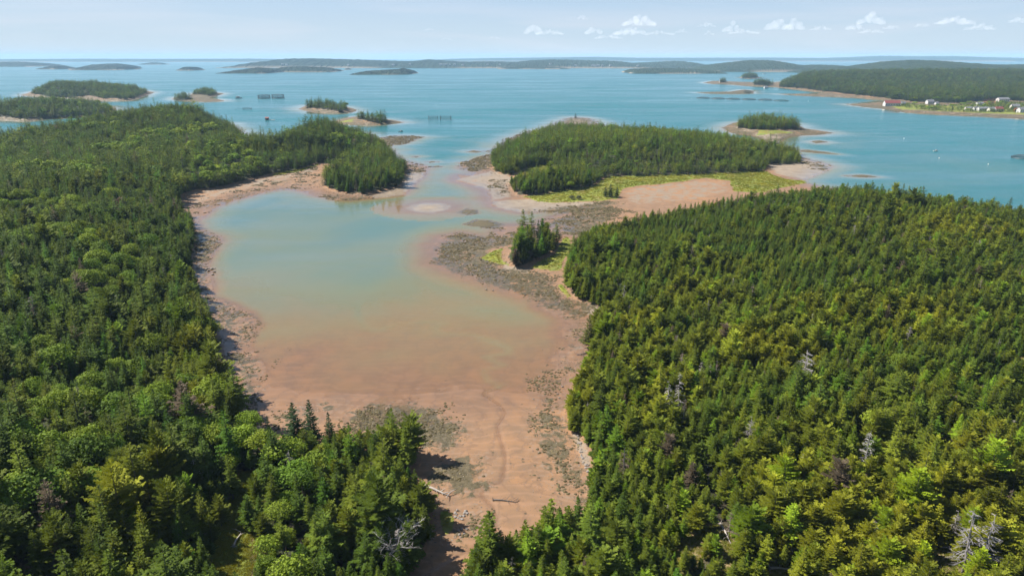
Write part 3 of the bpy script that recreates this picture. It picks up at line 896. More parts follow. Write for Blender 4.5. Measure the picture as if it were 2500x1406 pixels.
far_land('coast', 152, [(-300, 145), (0, 145), (200, 144), (420, 144), (600, 144), (700, 145)], 3000, 'faint low coast on the left horizon', 16, 6)
far_land('coast', 150.5, [(1000, 146), (1200, 142), (1400, 139.5), (1460, 139), (1560, 141), (1700, 141), (1900, 140.5), (2020, 141), (2090, 139), (2150, 136), (2230, 137),
                        (2280, 136), (2330, 138), (2420, 140), (2500, 142), (2800, 142)], 3500, 'faint blue coast on the right horizon', 17, 6)

# ---------------------------------------------------------------- trees: foliage and bark
def leaf_material(name, spread=0.22, gloss=0.25, trans=0.22):
    """leaf colour comes from each tree's own tint"""
    m, ns, ls = new_mat(name)
    out = nd(ns, 'ShaderNodeOutputMaterial')
    t = nd(ns, 'ShaderNodeAttribute', attribute_type='INSTANCER', attribute_name='tint')
    var = nd(ns, 'ShaderNodeAttribute', attribute_name='leafvar')
    k = maprange(ns, ls, var.outputs['Fac'], 0, 1, 1 - spread, 1 + spread)
    vm = nd(ns, 'ShaderNodeVectorMath', operation='SCALE')
    ls.new(t.outputs['Color'], vm.inputs[0]); ls.new(k, vm.inputs['Scale'])
    b = nd(ns, 'ShaderNodeBsdfPrincipled')
    ls.new(vm.outputs[0], b.inputs['Base Color'])
    b.inputs['Roughness'].default_value = 0.6
    b.inputs['Specular IOR Level'].default_value = gloss
    tl = nd(ns, 'ShaderNodeBsdfTranslucent')
    ls.new(vm.outputs[0], tl.inputs['Color'])
    mx = nd(ns, 'ShaderNodeMixShader')
    mx.inputs[0].default_value = trans
    ls.new(b.outputs[0], mx.inputs[1]); ls.new(tl.outputs[0], mx.inputs[2])
    ls.new(mx.outputs[0], out.inputs[0])
    return m


M_NEEDLE = leaf_material('spruce_needles', 0.22, 0.06, 0.33)
M_LEAF = leaf_material('broad_leaves', 0.22, 0.1, 0.34)
M_TWIG = leaf_material('dead_twigs', 0.2, 0.1, 0.0)
M_BARK = plain('bark', (0.13, 0.105, 0.085), 0.95, 0.3, 2.0)
M_GREYBARK = plain('weathered_wood', (0.24, 0.215, 0.195), 0.9, 0.25, 2.0)


def finish(mb, name, mat, seed):
    me = mb.mesh(name, mat)
    at = me.attributes.new('leafvar', 'FLOAT', 'FACE')
    r = np.random.default_rng(seed).random(len(me.polygons)).astype(np.float32)
    at.data.foreach_set('value', r)
    return me


def spruce_meshes(seed, H=14.0, R=2.6, base=0.12, whorls=24, density=1.0, ragged=0.25, droop=0.28, twig=0.42, power=0.78):
    r = random.Random(seed)
    tk = MB()
    tk.tube([(0, 0, -1.2), (0.02, 0.03, H * 0.35), (0, 0, H * 0.97)], [0.20, 0.14, 0.02], 5)
    cr = MB()
    for i in range(whorls):
        t = (i + r.random() * 0.6) / whorls
        z0 = H * (base + (0.985 - base) * t)
        prof = (1 - t) ** power * (0.55 + 0.45 * min(1, t / 0.18))
        nb = max(4, int((11.5 - 6 * t) * density))
        off = r.random() * 6.28
        whl = r.uniform(0.8, 1.15)
        for k in range(nb):
            if r.random() < 0.10: continue
            a = off + 6.283 * (k + r.uniform(-.3, .3)) / nb
            L = R * prof * whl * r.uniform(1 - ragged * 1.3, 1 + ragged) + 0.14
            ca, sa = math.cos(a), math.sin(a)
            tilt = -droop + 0.75 * t * t + r.uniform(-.08, .08)
            w = 0.20 * L + 0.24
            z = z0 + r.uniform(-.2, .2)

            def pt(d, s, dz=0.0):
                return (ca * d - sa * s, sa * d + ca * s, z + tilt * d + 0.05 * d * d / max(L, .5) + dz)
            # feathery bough: a narrow midrib with short twigs set off both sides and hanging tips
            m0, m1, m2 = pt(0.05 * L, 0, .02), pt(0.55 * L, 0, .05), pt(L, 0, -.03)
            q = .05 + .02 * L
            cr.add([m0, pt(.55 * L, q), m2, pt(.55 * L, -q)], [(0, 1, 2, 3)])
            nt = max(2, int(L / twig))
            for c in range(nt):
                d0 = L * (.14 + .80 * (c + r.uniform(0, .8)) / nt)
                wl_ = w * (1.0 - .55 * d0 / L) * r.uniform(.75, 1.35)
                for sgn in (-1, 1):
                    dz = -r.uniform(.02, .22) * wl_
                    tip = pt(d0 + .55 * wl_, sgn * wl_, dz - .05)
                    cr.add([pt(d0 - .13 - .02 * L, sgn * .02), pt(d0 + .17 + .03 * L, sgn * .04, .02), tip], [(0, 1, 2)])
            for c in range(max(1, nt // 2)):
                p_ = pt(r.uniform(.3, .95) * L, r.uniform(-.5, .5) * w, -0.02)
                s = 0.16 + 0.05 * L
                cr.add([p_, (p_[0] + r.uniform(-s, s), p_[1] + r.uniform(-s, s), p_[2] - s), (p_[0] + r.uniform(-s, s), p_[1] + r.uniform(-s, s), p_[2] + s * .3)], [(0, 1, 2)])
    for k in range(3):
        a = k * 2.1
        cr.add([(0, 0, H * 1.01), (math.cos(a) * .16, math.sin(a) * .16, H * .95), (math.cos(a + 2) * .16, math.sin(a + 2) * .16, H * .95)], [(0, 1, 2)])
    return tk.mesh('trunk', M_BARK), finish(cr, 'crown', M_NEEDLE, seed)


def broadleaf_meshes(seed, H=10.0, R=3.8, leaves=1900, size=0.42, lobes=13):
    r = random.Random(seed)
    tk = MB()
    tk.tube([(0, 0, -1.0), (0.1, 0, H * .3), (0.05, 0.1, H * .55)], [0.2, 0.16, 0.10], 5)
    cs = []
    for i in range(lobes):
        a = 2.4 * i + r.uniform(-.3, .3)
        q = R * 0.66 * math.sqrt((i + .3) / lobes)
        z = H * (0.80 - 0.30 * (q / R) ** 2) - r.uniform(0, .14) * H
        cs.append(((q * math.cos(a), q * math.sin(a), z), R * r.uniform(.30, .50)))
        tk.tube([(0, 0, H * r.uniform(.25, .45)), (q * .5 * math.cos(a), q * .5 * math.sin(a), z * .72), (q * math.cos(a), q * math.sin(a), z)], [.09, .06, .02], 4, False)
    cr = MB()
    for j in range(leaves):
        (cx, cy_, cz), rad = cs[r.randrange(lobes)]
        u = r.uniform(-.55, 1)
        a = r.uniform(0, 6.283)
        s = math.sqrt(max(0, 1 - u * u))
        n = Vector((s * math.cos(a), s * math.sin(a), u))
        rr = rad * (r.uniform(.78, 1.06) if r.random() < .85 else r.uniform(.4, .8))
        p = Vector((cx, cy_, cz)) + n * rr
        nn = (n + Vector((r.gauss(0, .5), r.gauss(0, .5), r.gauss(0, .5) + .25))).normalized()
        t1 = nn.orthogonal().normalized()
        t1.rotate(Matrix.Rotation(r.uniform(0, 6.28), 3, nn))
        t2 = nn.cross(t1)
        q = size * r.uniform(.6, 1.25)
        cr.add([p - t1 * q * .5, p + t2 * q * .36, p + t1 * q * .55, p - t2 * q * .36], [(0, 1, 2, 3)])
    return tk.mesh('trunk', M_BARK), finish(cr, 'crown', M_LEAF, seed)


def dead_meshes(seed, H=11.0, kind='spar'):
    r = random.Random(seed)
    tk = MB()
    lean = r.uniform(-.04, .04)
    cr = MB()
    if kind == 'spar':
        tk.tube([(0, 0, -1), (lean * H * .5, 0, H * .5), (lean * H, 0, H)], [.19, .12, .03], 5)
        for i in range(58):
            t = r.uniform(.22, .97)
            a = r.uniform(0, 6.28)
            L = (1 - t) ** .7 * H * .17 * r.uniform(.5, 1.25) + .3
            z = H * t
            x0 = lean * z
            d = (math.cos(a), math.sin(a))
            tip = (x0 + d[0] * L, d[1] * L, z + L * r.uniform(-.35, .15))
            mid = (x0 + d[0] * L * .5, d[1] * L * .5, z + L * r.uniform(-.05, .12))
            cr.tube([(x0, 0, z), mid, tip], [.055, .045, .02], 3, False)
            for s in range(3):
                b = a + r.uniform(-.9, .9)
                l2 = L * .35
                m2 = [mid[k] + (tip[k] - mid[k]) * r.random() for k in range(3)]
                cr.tube([m2, (m2[0] + math.cos(b) * l2, m2[1] + math.sin(b) * l2, m2[2] - l2 * r.uniform(0, .6))], [.035, .018], 3, False)
    else:   # bare spreading crown
        tk.tube([(0, 0, -1), (0, .1, H * .35), (.1, 0, H * .6)], [.2, .16, .1], 5)

        def grow(p, d, L, rad, lvl):
            q = p + d * L
            mid = p + d * L * .5 + Vector((r.gauss(0, .06), r.gauss(0, .06), r.gauss(0, .06))) * L
            cr.tube([p, mid, q], [rad, rad * .8, rad * .5], 3, False)
            if lvl == 0: return
            for k in range(3 if lvl > 1 else 4):
                nd_ = (d + Vector((r.gauss(0, .55), r.gauss(0, .55), r.gauss(.15, .4)))).normalized()
                grow(p + (q - p) * r.uniform(.45, 1), nd_, L * r.uniform(.5, .75), rad * .55, lvl - 1)
        for k in range(9):
            a = 6.28 * k / 9 + r.uniform(-.3, .3)
            grow(Vector((0, .05, H * r.uniform(.25, .6))), Vector((math.cos(a), math.sin(a), r.uniform(.5, 1.5))).normalized(), H * .28, .07, 3)
    return tk.mesh('trunk', M_GREYBARK), finish(cr, 'branches', M_TWIG, seed)


SPRUCE = [spruce_meshes(11, 14, 3.0, .10, 22, 1.0, .25, .16), spruce_meshes(12, 14, 3.4, .14, 20, 1.1, .36, .12), spruce_meshes(13, 14, 2.5, .18, 22, 1.0, .36, .2),
          spruce_meshes(14, 14, 3.9, .24, 16, 1.1, .46, .06), spruce_meshes(15, 14, 3.1, .08, 23, 1.1, .24, .14), spruce_meshes(16, 14, 2.8, .30, 17, 1.0, .42, .14),
          spruce_meshes(17, 14, 3.8, .12, 18, 1.2, .38, .04),
          spruce_meshes(18, 13, 3.2, .08, 24, 1.25, .42, -.25, .36, .45), spruce_meshes(19, 13, 3.6, .10, 22, 1.25, .50, -.18, .36, .40)]
SPRUCE_FAR = [spruce_meshes(21, 13, 3.3, .08, 12, .9, .34, .06, .7, .58), spruce_meshes(22, 13.5, 2.9, .10, 13, .85, .38, .10, .7, .66), spruce_meshes(23, 12, 3.8, .08, 11, 1.0, .45, -.06, .7, .48)]
BROAD = [broadleaf_meshes(31), broadleaf_meshes(32, 10, 4.2, 2200, .44, 16), broadleaf_meshes(33, 10, 3.4, 1700, .40, 11)]
BROAD_FAR = [broadleaf_meshes(41, 10, 4.0, 320, 1.05, 10), broadleaf_meshes(42, 10, 3.7, 300, 1.0, 9)]
DEAD = [dead_meshes(51), dead_meshes(52, 12), dead_meshes(53, 10), dead_meshes(54, 8.5, 'bare')]

# ---------------------------------------------------------------- where the trees stand
BROAD_AT = [(x, y, sx, sy, w) for x, y, sx, sy, w in [
    (300, 960, 160, 45, .85), (60, 960, 90, 60, .6), (420, 900, 60, 30, .4), (620, 1040, 90, 60, .95), (150, 1060, 150, 60, .65), (70, 1200, 80, 50, .6), (170, 1150, 110, 40, .5),
    (720, 1120, 90, 50, .55), (700, 1230, 70, 60, .45), (620, 1290, 40, 40, .5), (720, 1350, 60, 50, .3), (250, 640, 130, 40, .75), (120, 670, 60, 25, .6), (300, 690, 80, 25, .5),
    (130, 560, 110, 18, .75), (210, 590, 60, 20, .5), (60, 480, 80, 25, .7), (150, 500, 80, 20, .6), (280, 560, 60, 20, .5), (350, 560, 40, 30, .4), (380, 590, 30, 20, .4),
    (500, 400, 70, 20, .55), (560, 390, 50, 20, .5), (400, 320, 60, 10, .6), (480, 310, 60, 12, .65), (300, 350, 70, 14, .5), (220, 300, 60, 8, .4), (180, 410, 70, 14, .5),
    (90, 400, 60, 14, .4), (280, 860, 90, 22, .55), (380, 820, 60, 20, .45), (520, 350, 60, 14, .5), (640, 380, 70, 14, .4), (620, 410, 60, 14, .35), (850, 330, 60, 12, .25),
    (1625, 590, 18, 12, .8), (1690, 590, 16, 16, .5), (1740, 650, 30, 18, .4), (2110, 1020, 60, 35, .4), (1860, 1040, 20, 18, .8), (1760, 640, 40, 20, .3), (2150, 850, 60, 30, .3),
    (1990, 500, 50, 14, .3), (1890, 310, 30, 10, .4), (120, 850, 100, 40, .25), (480, 1010, 50, 40, .35), (2060, 600, 60, 30, .2), (2100, 255, 90, 12, .4), (2300, 248, 140, 10, .4),
     (1500, 320, 60, 10, .15), (340, 470, 80, 22, .25), (420, 520, 40, 20, .2)]]
OLIVE_AT = [(2200, 1250, 330, 170, 1.0), (1950, 1130, 160, 90, .7), (2400, 1080, 120, 80, .5), (1850, 820, 150, 50, .55), (1560, 760, 80, 40, .6), (1700, 700, 120, 60, .4),
            (1420, 900, 40, 90, .5), (2200, 750, 250, 60, .4), (2300, 560, 200, 50, .3), (320, 1230, 130, 90, .5), (470, 940, 70, 60, .45), (480, 830, 40, 60, .45), (1600, 900, 120, 90, .35)]
YOUNG_AT = [(560, 1320, 120, 140, 1.5), (470, 1300, 70, 90, 1.2), (830, 1330, 50, 60, 1.3), (1740, 1370, 90, 50, 1.3), (1910, 1410, 70, 50, 1.3), (1640, 1320, 70, 60, 1.35), (1845, 1380, 50, 60, 1.3), (1740, 1300, 50, 40, 1.3), (2420, 890, 60, 30, 1.2), (520, 1220, 70, 150, 1.0), (1680, 1150, 110, 60, .8), (430, 1330, 60, 60, .8), (700, 1320, 120, 80, .5), (1560, 1230, 150, 60, .5), (1780, 1330, 120, 50, .6), (1600, 540, 200, 30, .7),
            (1900, 600, 200, 60, .5), (1640, 380, 260, 40, .6), (2250, 820, 200, 60, .35)]


def field(lst, px, py):
    out = np.zeros(px.shape)
    for x, y, sx, sy, w in lst:
        out = np.maximum(out, w * np.exp(-((px - x) / sx) ** 2 - ((py - y) / sy) ** 2) * 1.15)
    return np.clip(out, 0, 1)


def scatter(x0, x1, y0, y1, step, polys, keep=0.9):
    nx, ny = int((x1 - x0) / step), int((y1 - y0) / step)
    gx_, gy_ = np.meshgrid(np.arange(nx), np.arange(ny))
    x = x0 + (gx_.ravel() + rng.uniform(0, 1, nx * ny)) * step
    y = y0 + (gy_.ravel() + rng.uniform(0, 1, nx * ny)) * step
    m = (rng.random(nx * ny) < keep) & (np.abs(x) < y * 0.98 + 40)
    x, y = x[m], y[m]
    d = sdf_set(polys, x, y, 30)
    m = d > 0.6
    return x[m], y[m]


parts = [scatter(-750, 5, 62, 420, 2.5, [FL]), scatter(-1000, 5, 420, 1100, 3.3, [FL]), scatter(-15, 620, 55, 480, 1.85, [FR]), scatter(0, 60, 270, 360, 4.1, [CLUMP]),
         scatter(-60, 480, 420, 960, 2.9, [PEN]), scatter(-1500, -100, 900, 2100, 5.5, ISLE_WOODS[:6]), scatter(250, 600, 780, 1200, 4.6, ISLE_WOODS[6:7]),
         scatter(700, 4200, 1300, 3300, 8.0, ISLE_WOODS[7:]), scatter(700, 1400, 1150, 1600, 5.5, [GRASS[10]], .62),
         scatter(-330, 5, 62, 330, 2.5, [FL], .7), scatter(-15, 330, 55, 330, 2.6, [FR], .6)]
TX = np.concatenate([p[0] for p in parts])
TY = np.concatenate([p[1] for p in parts])
far_m = np.concatenate([np.full(len(p[0]), i) for i, p in enumerate(parts)])
op = np.maximum(sdf_set(CLEAR, TX, TY, 30), sdf_set(SLASH, TX, TY, 30))
m = np.where(far_m >= 9, op < -0.5, op < 0.3)
TX, TY, far_m, op = TX[m], TY[m], far_m[m], op[m]
TH, TDF, _ = ground(TX, TY)
NT = len(TX)
TPX, TPY = project(TX, TY, TH + 8)
slant = np.sqrt(TX ** 2 + TY ** 2 + (CAM_H - TH) ** 2)
b_w, o_w, y_w = field(BROAD_AT, TPX, TPY), field(OLIVE_AT, TPX, TPY), field(YOUNG_AT, TPX, TPY)
patchy = fbm(TX, TY, 22, 3, 77) * 0.5 + 0.5
rnd = rng.random(NT)
is_broad = (far_m < 9) & (rnd < np.clip(b_w * 1.9 * (0.35 + patchy * 1.1) - 0.12, 0, 0.96) + 0.012)
is_dead = (~is_broad) & (far_m < 9) & (rng.random(NT) < np.where(TPX > 1300, 0.040, 0.024) * (slant < 520))
# hardwood crowns are wide: thin them out
keep = ~is_broad | (rng.random(NT) < np.where(TPX < 1250, 0.27, 0.2))
keep &= ~((fbm(TX, TY, 14, 3, 123) < -0.42) & (rng.random(NT) < 0.6))
size = np.clip(rng.lognormal(-0.12, 0.27, NT), 0.42, 1.5) * (0.92 + 0.28 * (fbm(TX, TY, 35, 3, 88)))
size = size * (1 - 0.45 * y_w) * np.where(TDF < 4, 0.92, 1.0)
size = size * np.choose(far_m, [0.70, 0.72, 0.55, 0.80, 0.64, 0.82, 0.9, 1.0, 0.45, 0.26, 0.26])
size = size * np.where((TPX < 620) & (TPY > 1000), 1.22, 1.0)
size = size * np.where((rng.random(NT) < 0.11) & (far_m < 5) & ~is_broad, np.where(far_m == 0, 1.18, 1.36), 1.0)
size = np.where(is_broad, size * np.where(TPX < 1250, 1.42, 1.3), size)
size = np.where((far_m == 7), size * 1.05, size)
size = np.where(is_broad, np.minimum(size, 1.12), size)
rz = rng.uniform(0, 6.283, NT)
fat = np.where(is_broad, 1.0, np.choose(far_m, [.92, .95, 1.02, 1, .95, 1, 1, 1, 1, 1.5, 1.5])) * rng.uniform(0.85, 1.2, NT) * np.where(is_broad, 1.0, 1.0) * (1 + 0.12 * (1 - y_w)) * np.where((far_m == 7) | (far_m == 8), 1.6, 1.0) * np.where((far_m == 5), 1.2, 1.0) * np.where(slant > 520, 1.22, 1.0)


def lerp(a, b, t):
    return np.array(a)[None, :] * (1 - t[:, None]) + np.array(b)[None, :] * t[:, None]


olive = np.clip(o_w * 0.85 + 0.30 * (fbm(TX, TY, 16, 3, 99)) + rng.normal(0, .13, NT) + np.where(TPX > 1250, .19, 0.12), 0, 1)
tint_s = lerp((0.068, 0.110, 0.015), (0.208, 0.206, 0.014), olive) * np.where(TPX > 1250, 1.12, 1.0)[:, None] * rng.lognormal(0, .20, NT)[:, None]
fresh = (rng.random(NT) < 0.10)
tint_s[fresh] = tint_s[fresh] * np.array([1.05, 1.35, 1.0])
browned = (rng.random(NT) < 0.010) & (slant < 900)
tint_s[browned] = np.array([0.12, 0.092, 0.060]) * rng.lognormal(0, .2, browned.sum())[:, None]
tint_b = lerp((0.112, 0.188, 0.019), (0.225, 0.275, 0.024), np.clip(rng.normal(.45, .28, NT), 0, 1)) * rng.lognormal(0, .14, NT)[:, None]
tint_d = lerp((0.25, 0.225, 0.205), (0.16, 0.12, 0.09), (rng.random(NT) < .35) * 1.0) * rng.lognormal(0, .15, NT)[:, None]
tint = np.where(is_broad[:, None], tint_b, np.where(is_dead[:, None], tint_d, tint_s))
tint = np.clip(tint, 0.005, 0.6)
tint[(far_m == 7) & ~is_broad] *= 0.72      # the far headland carries darker old spruce
top_z = TH + np.where(is_broad, 10.0, np.where(is_dead, 11.5, 14.0)) * size
ppx, ppy = project(TX, TY, top_z)
lod = slant > 520


def trim(words, cap=16):
    """drop the least telling word while a label is too long"""
    t = ' '.join(words).split()
    return ' '.join(t) if len(t) <= cap else ' '.join(' '.join(words[1:]).split()[:cap])


def make_tree(kind, name, x, y, z, s, f, rzz, variant, tnt, label, cat, group):
    tm, cm = {'s': SPRUCE, 'b': BROAD, 'd': DEAD}[kind][variant]
    e = bpy.data.objects.new(name, None)
    e.empty_display_size = 1
    COL.objects.link(e)
    e.location = (x, y, z)
    e.rotation_euler = (0, 0, rzz)
    e.scale = (s * f, s * f, s)
    tag(e, label, cat, group)
    t = link('trunk', tm, e)
    c = link('branches' if kind == 'd' else 'crown', cm, e)
    if kind == 'd': c['kind'] = 'stuff'
    c['tint'] = [float(q) for q in tnt]
    return e


def where(px, py):
    """which stand of the woods a tree near the camera belongs to"""
    if px < 1100:
        if py > 1180 and px < 240: return 'in the lower left corner'
        if py > 1180 and px < 470: return 'on the steep lower left bank'
        if px >= 470 and px < 660 and py > 1090: return 'near the yellow grass glade'
        if px >= 850 and py > 1080: return 'on the lower left point, mud side'
        if px >= 660 and py > 1250: return 'at the foot of the lower left point'
        if px >= 660 and py > 1080: return 'in the middle of the lower left point'
        if px >= 520 and py > 960: return 'at the back of the lower left point'
        if px > 400: return 'along the shaded west shore'
        if py > 1000: return 'in the left border woods'
        if py < 620: return 'far back in the west forest'
        if py < 760: return 'in the west forest above the grass glades'
        if px < 160: return 'by the small grass glades at left'
        if py < 880: return 'in the west forest, middle'
        return 'in the west forest, lower part'
    if px < 1560 and py < 1180: return 'along the sunny east shore'
    if px < 1560: return 'at the bottom end of the mud flat'
    if px < 1760: return 'in the stand left of the slash glade' if py > 1180 else 'right of the mud flat'
    if px < 1960:
        return 'round the dry slash glade' if py > 1200 else 'above the dry slash glade'
    if py > 1200: return 'in the olive stand, lower right corner' if px > 2230 else 'in the olive stand by the glade'
    if py > 1000: return 'above the olive stand' if px < 2230 else 'right border above the olive stand'
    return 'in the upper east woods'


def habit(i):
    return 'broad' if fat[i] > 1.12 else ('narrow' if fat[i] < .95 else 'rounded')


def beside(i):
    """what stands next to tree i"""
    if TDF[i] < 4: return 'at the shore edge'
    d = np.hypot(TX - TX[i], TY - TY[i])
    d[i] = 99
    n = [j for j in np.argsort(d)[:12] if keep[j] and d[j] < 5.5 and far_m[j] < 9]
    for j in n:
        if is_dead[j] and not is_dead[i]: return 'beside a bare snag'
    for j in n:
        if browned[j] and not is_broad[j] and not browned[i]: return 'beside a browned spruce'
    for j in n:
        if is_broad[j] and not is_broad[i]: return 'beside a rounded hardwood'
    if op[i] > -6: return 'at the glade edge'
    if n and not is_broad[i] and size[i] > 1.15 * max(size[j] for j in n): return 'topping its neighbours'
    if n and not is_broad[i] and size[i] < 0.8 * min(size[j] for j in n): return 'below taller ones'
    if is_broad[i] and any(is_broad[j] for j in n): return 'joined crown to crown'
    return 'in close ranks'


def shade_word(t):
    r, g, b_ = t
    if r > g: return 'browned'
    k = r / g
    if k > 0.90: return 'golden olive'
    if k > 0.74: return 'olive green'
    return 'dark green' if g < 0.115 else 'fresh green'


in_view = (ppx > 5) & (ppx < 2495) & (ppy < 1395) & keep
score = size * 10000 / slant * (far_m < 9)
taken = np.zeros(NT, bool)

order = [i for i in np.argsort(-score) if in_view[i] and not is_broad[i] and not is_dead[i]][:285]
med = np.median(size[order])
for i in order:
    w = where(ppx[i], ppy[i])
    big = 'tall' if size[i] > med * 1.12 else ('small' if size[i] < med * 0.92 else 'middling')
    make_tree('s', 'spruce_tree', TX[i], TY[i], TH[i], size[i], fat[i], rz[i], int(rng.integers(len(SPRUCE) - 2)) if rng.random() > olive[i] * 1.25 - .12 else len(SPRUCE) - 1 - int(rng.integers(2)), tint[i],
              f'{big} {shade_word(tint[i])} spruce {beside(i)} {w}', 'spruce tree', f'near spruces {w}')
    taken[i] = True
order = [i for i in np.argsort(-score) if in_view[i] and is_broad[i]][:150]
for i in order:
    w = where(ppx[i], ppy[i])
    big = 'tall' if size[i] > 1.1 else ('low' if size[i] < .85 else 'middling')
    hue = 'yellow green' if tint[i][0] > 0.165 else ('mid green' if tint[i][0] > .13 else 'deep green')
    make_tree('b', 'broadleaf_tree', TX[i], TY[i], TH[i], size[i], fat[i], rz[i], int(rng.integers(len(BROAD))), tint[i],
              trim([habit(i), big, hue, 'hardwood', beside(i), w]), 'hardwood tree', f'near hardwoods {w}')
    taken[i] = True
order = [i for i in np.argsort(-score) if in_view[i] and is_dead[i]][:70]
for i in order:
    w = where(ppx[i], ppy[i])
    hue = 'rusty brown' if tint[i][0] > 1.3 * tint[i][1] else 'silver grey'
    make_tree('d', 'dead_tree', TX[i], TY[i], TH[i], size[i], fat[i], rz[i], int(rng.integers(3)), tint[i],
              f'{hue} dead spruce {beside(i)} {w}', 'dead tree', f'dead trees {w}')
    taken[i] = True

# trees that stand out one by one in the photo: photo foot, height, colour
SINGLES = [
    ('s', 724, 1088, 13.0, 1.0, 1, (0.036, 0.062, 0.022), 'leftmost of three pointed dark spruces standing out against the mud flat'),
    ('s', 765, 1096, 14.5, 0.85, 4, (0.034, 0.060, 0.022), 'middle, tallest of three pointed dark spruces standing out against the mud flat'),
    ('s', 808, 1090, 11.0, 0.85, 0, (0.036, 0.062, 0.022), 'rightmost of three pointed dark spruces standing out against the mud flat'),
    ('s', 660, 1082, 9.0, 0.7, 2, (0.034, 0.055, 0.022), 'thin spire of a spruce above hardwoods left of the three pointed spruces'),
    ('s', 952, 1075, 9.5, 1.0, 0, (0.075, 0.095, 0.022), 'sunlit yellowish spruce at the rocky tip of the lower left point'),
    ('s', 1288, 636, 15.5, 0.72, 5, (0.055, 0.070, 0.028), 'tallest ragged spruce in the clump on the weedy spit'),
    ('s', 1318, 622, 12.5, 0.9, 4, (0.030, 0.050, 0.022), 'dark full spruce right of the tallest one in the spit clump'),
    ('s', 1437, 850, 11.5, 0.95, 1, (0.085, 0.095, 0.022), 'rounded sunny conifer bulging over the east bank gravel'),
    ('d', 970, 1385, 10.5, 1.2, 3, (0.42, 0.39, 0.36), 'bare pale grey hardwood with spreading twigs on the lower left point'),
    ('d', 2350, 1400, 13.0, 1.3, 1, (0.24, 0.225, 0.22), 'left one of two big silver dead spruces in the lower right corner'),
    ('d', 2386, 1408, 13.0, 1.2, 0, (0.23, 0.215, 0.21), 'right one of two big silver dead spruces in the lower right corner'),
    ('d', 1960, 945, 11.0, 1.7, 2, (0.25, 0.23, 0.22), 'broad silver dead spruce alone in the middle of the east woods'),
    ('d', 1625, 1035, 12.0, 0.9, 0, (0.34, 0.31, 0.28), 'left of a pair of grey dead spires right of the mud flat'),
    ('d', 1654, 1020, 12.5, 0.8, 1, (0.36, 0.33, 0.30), 'right of a pair of grey dead spires right of the mud flat'),
    ('d', 2105, 1160, 11.0, 1.0, 2, (0.35, 0.33, 0.31), 'grey dead spire above the olive stand at lower right'),
    ('d', 230, 1100, 11.5, 0.8, 0, (0.26, 0.185, 0.15), 'reddish brown dead spruce in the left foreground hardwoods'),
    ('d', 215, 1050, 11.5, 0.8, 1, (0.25, 0.20, 0.17), 'greyish brown dead spruce in the left foreground hardwoods'),
]
for kind, px, py, hgt, f, v, tnt, lab in SINGLES:
    x, y = P(px, py, 5.0)
    z = float(ground(np.array([x]), np.array([y]))[0][0])
    x, y = P(px, py, z)
    z = float(ground(np.array([x]), np.array([y]))[0][0])
    H0 = 14.0 if kind == 's' else (11.0, 12.0, 10.0, 8.5)[v]
    make_tree(kind, 'spruce_tree' if kind == 's' else 'dead_tree', x, y, z, hgt / H0, f * (1.15 if kind == 's' else 1), px * .37, v, tnt, lab,
              'spruce tree' if kind == 's' else 'dead tree', None)
    m = np.hypot(TX - x, TY - y) < 2.2
    taken |= m


# ---------------------------------------------------------------- the rest of the woods, one mass for each kind
def forest(name, idx, variants, vid, label):
    w = size[idx] * fat[idx]
    lean = rng.normal(0, .025, (len(idx), 2))
    return mass(name, np.stack([TX[idx], TY[idx], TH[idx]], 1), tint[idx], np.stack([w, w, size[idx]], 1),
                np.stack([lean[:, 0], lean[:, 1], rz[idx]], 1), variants, vid, label)


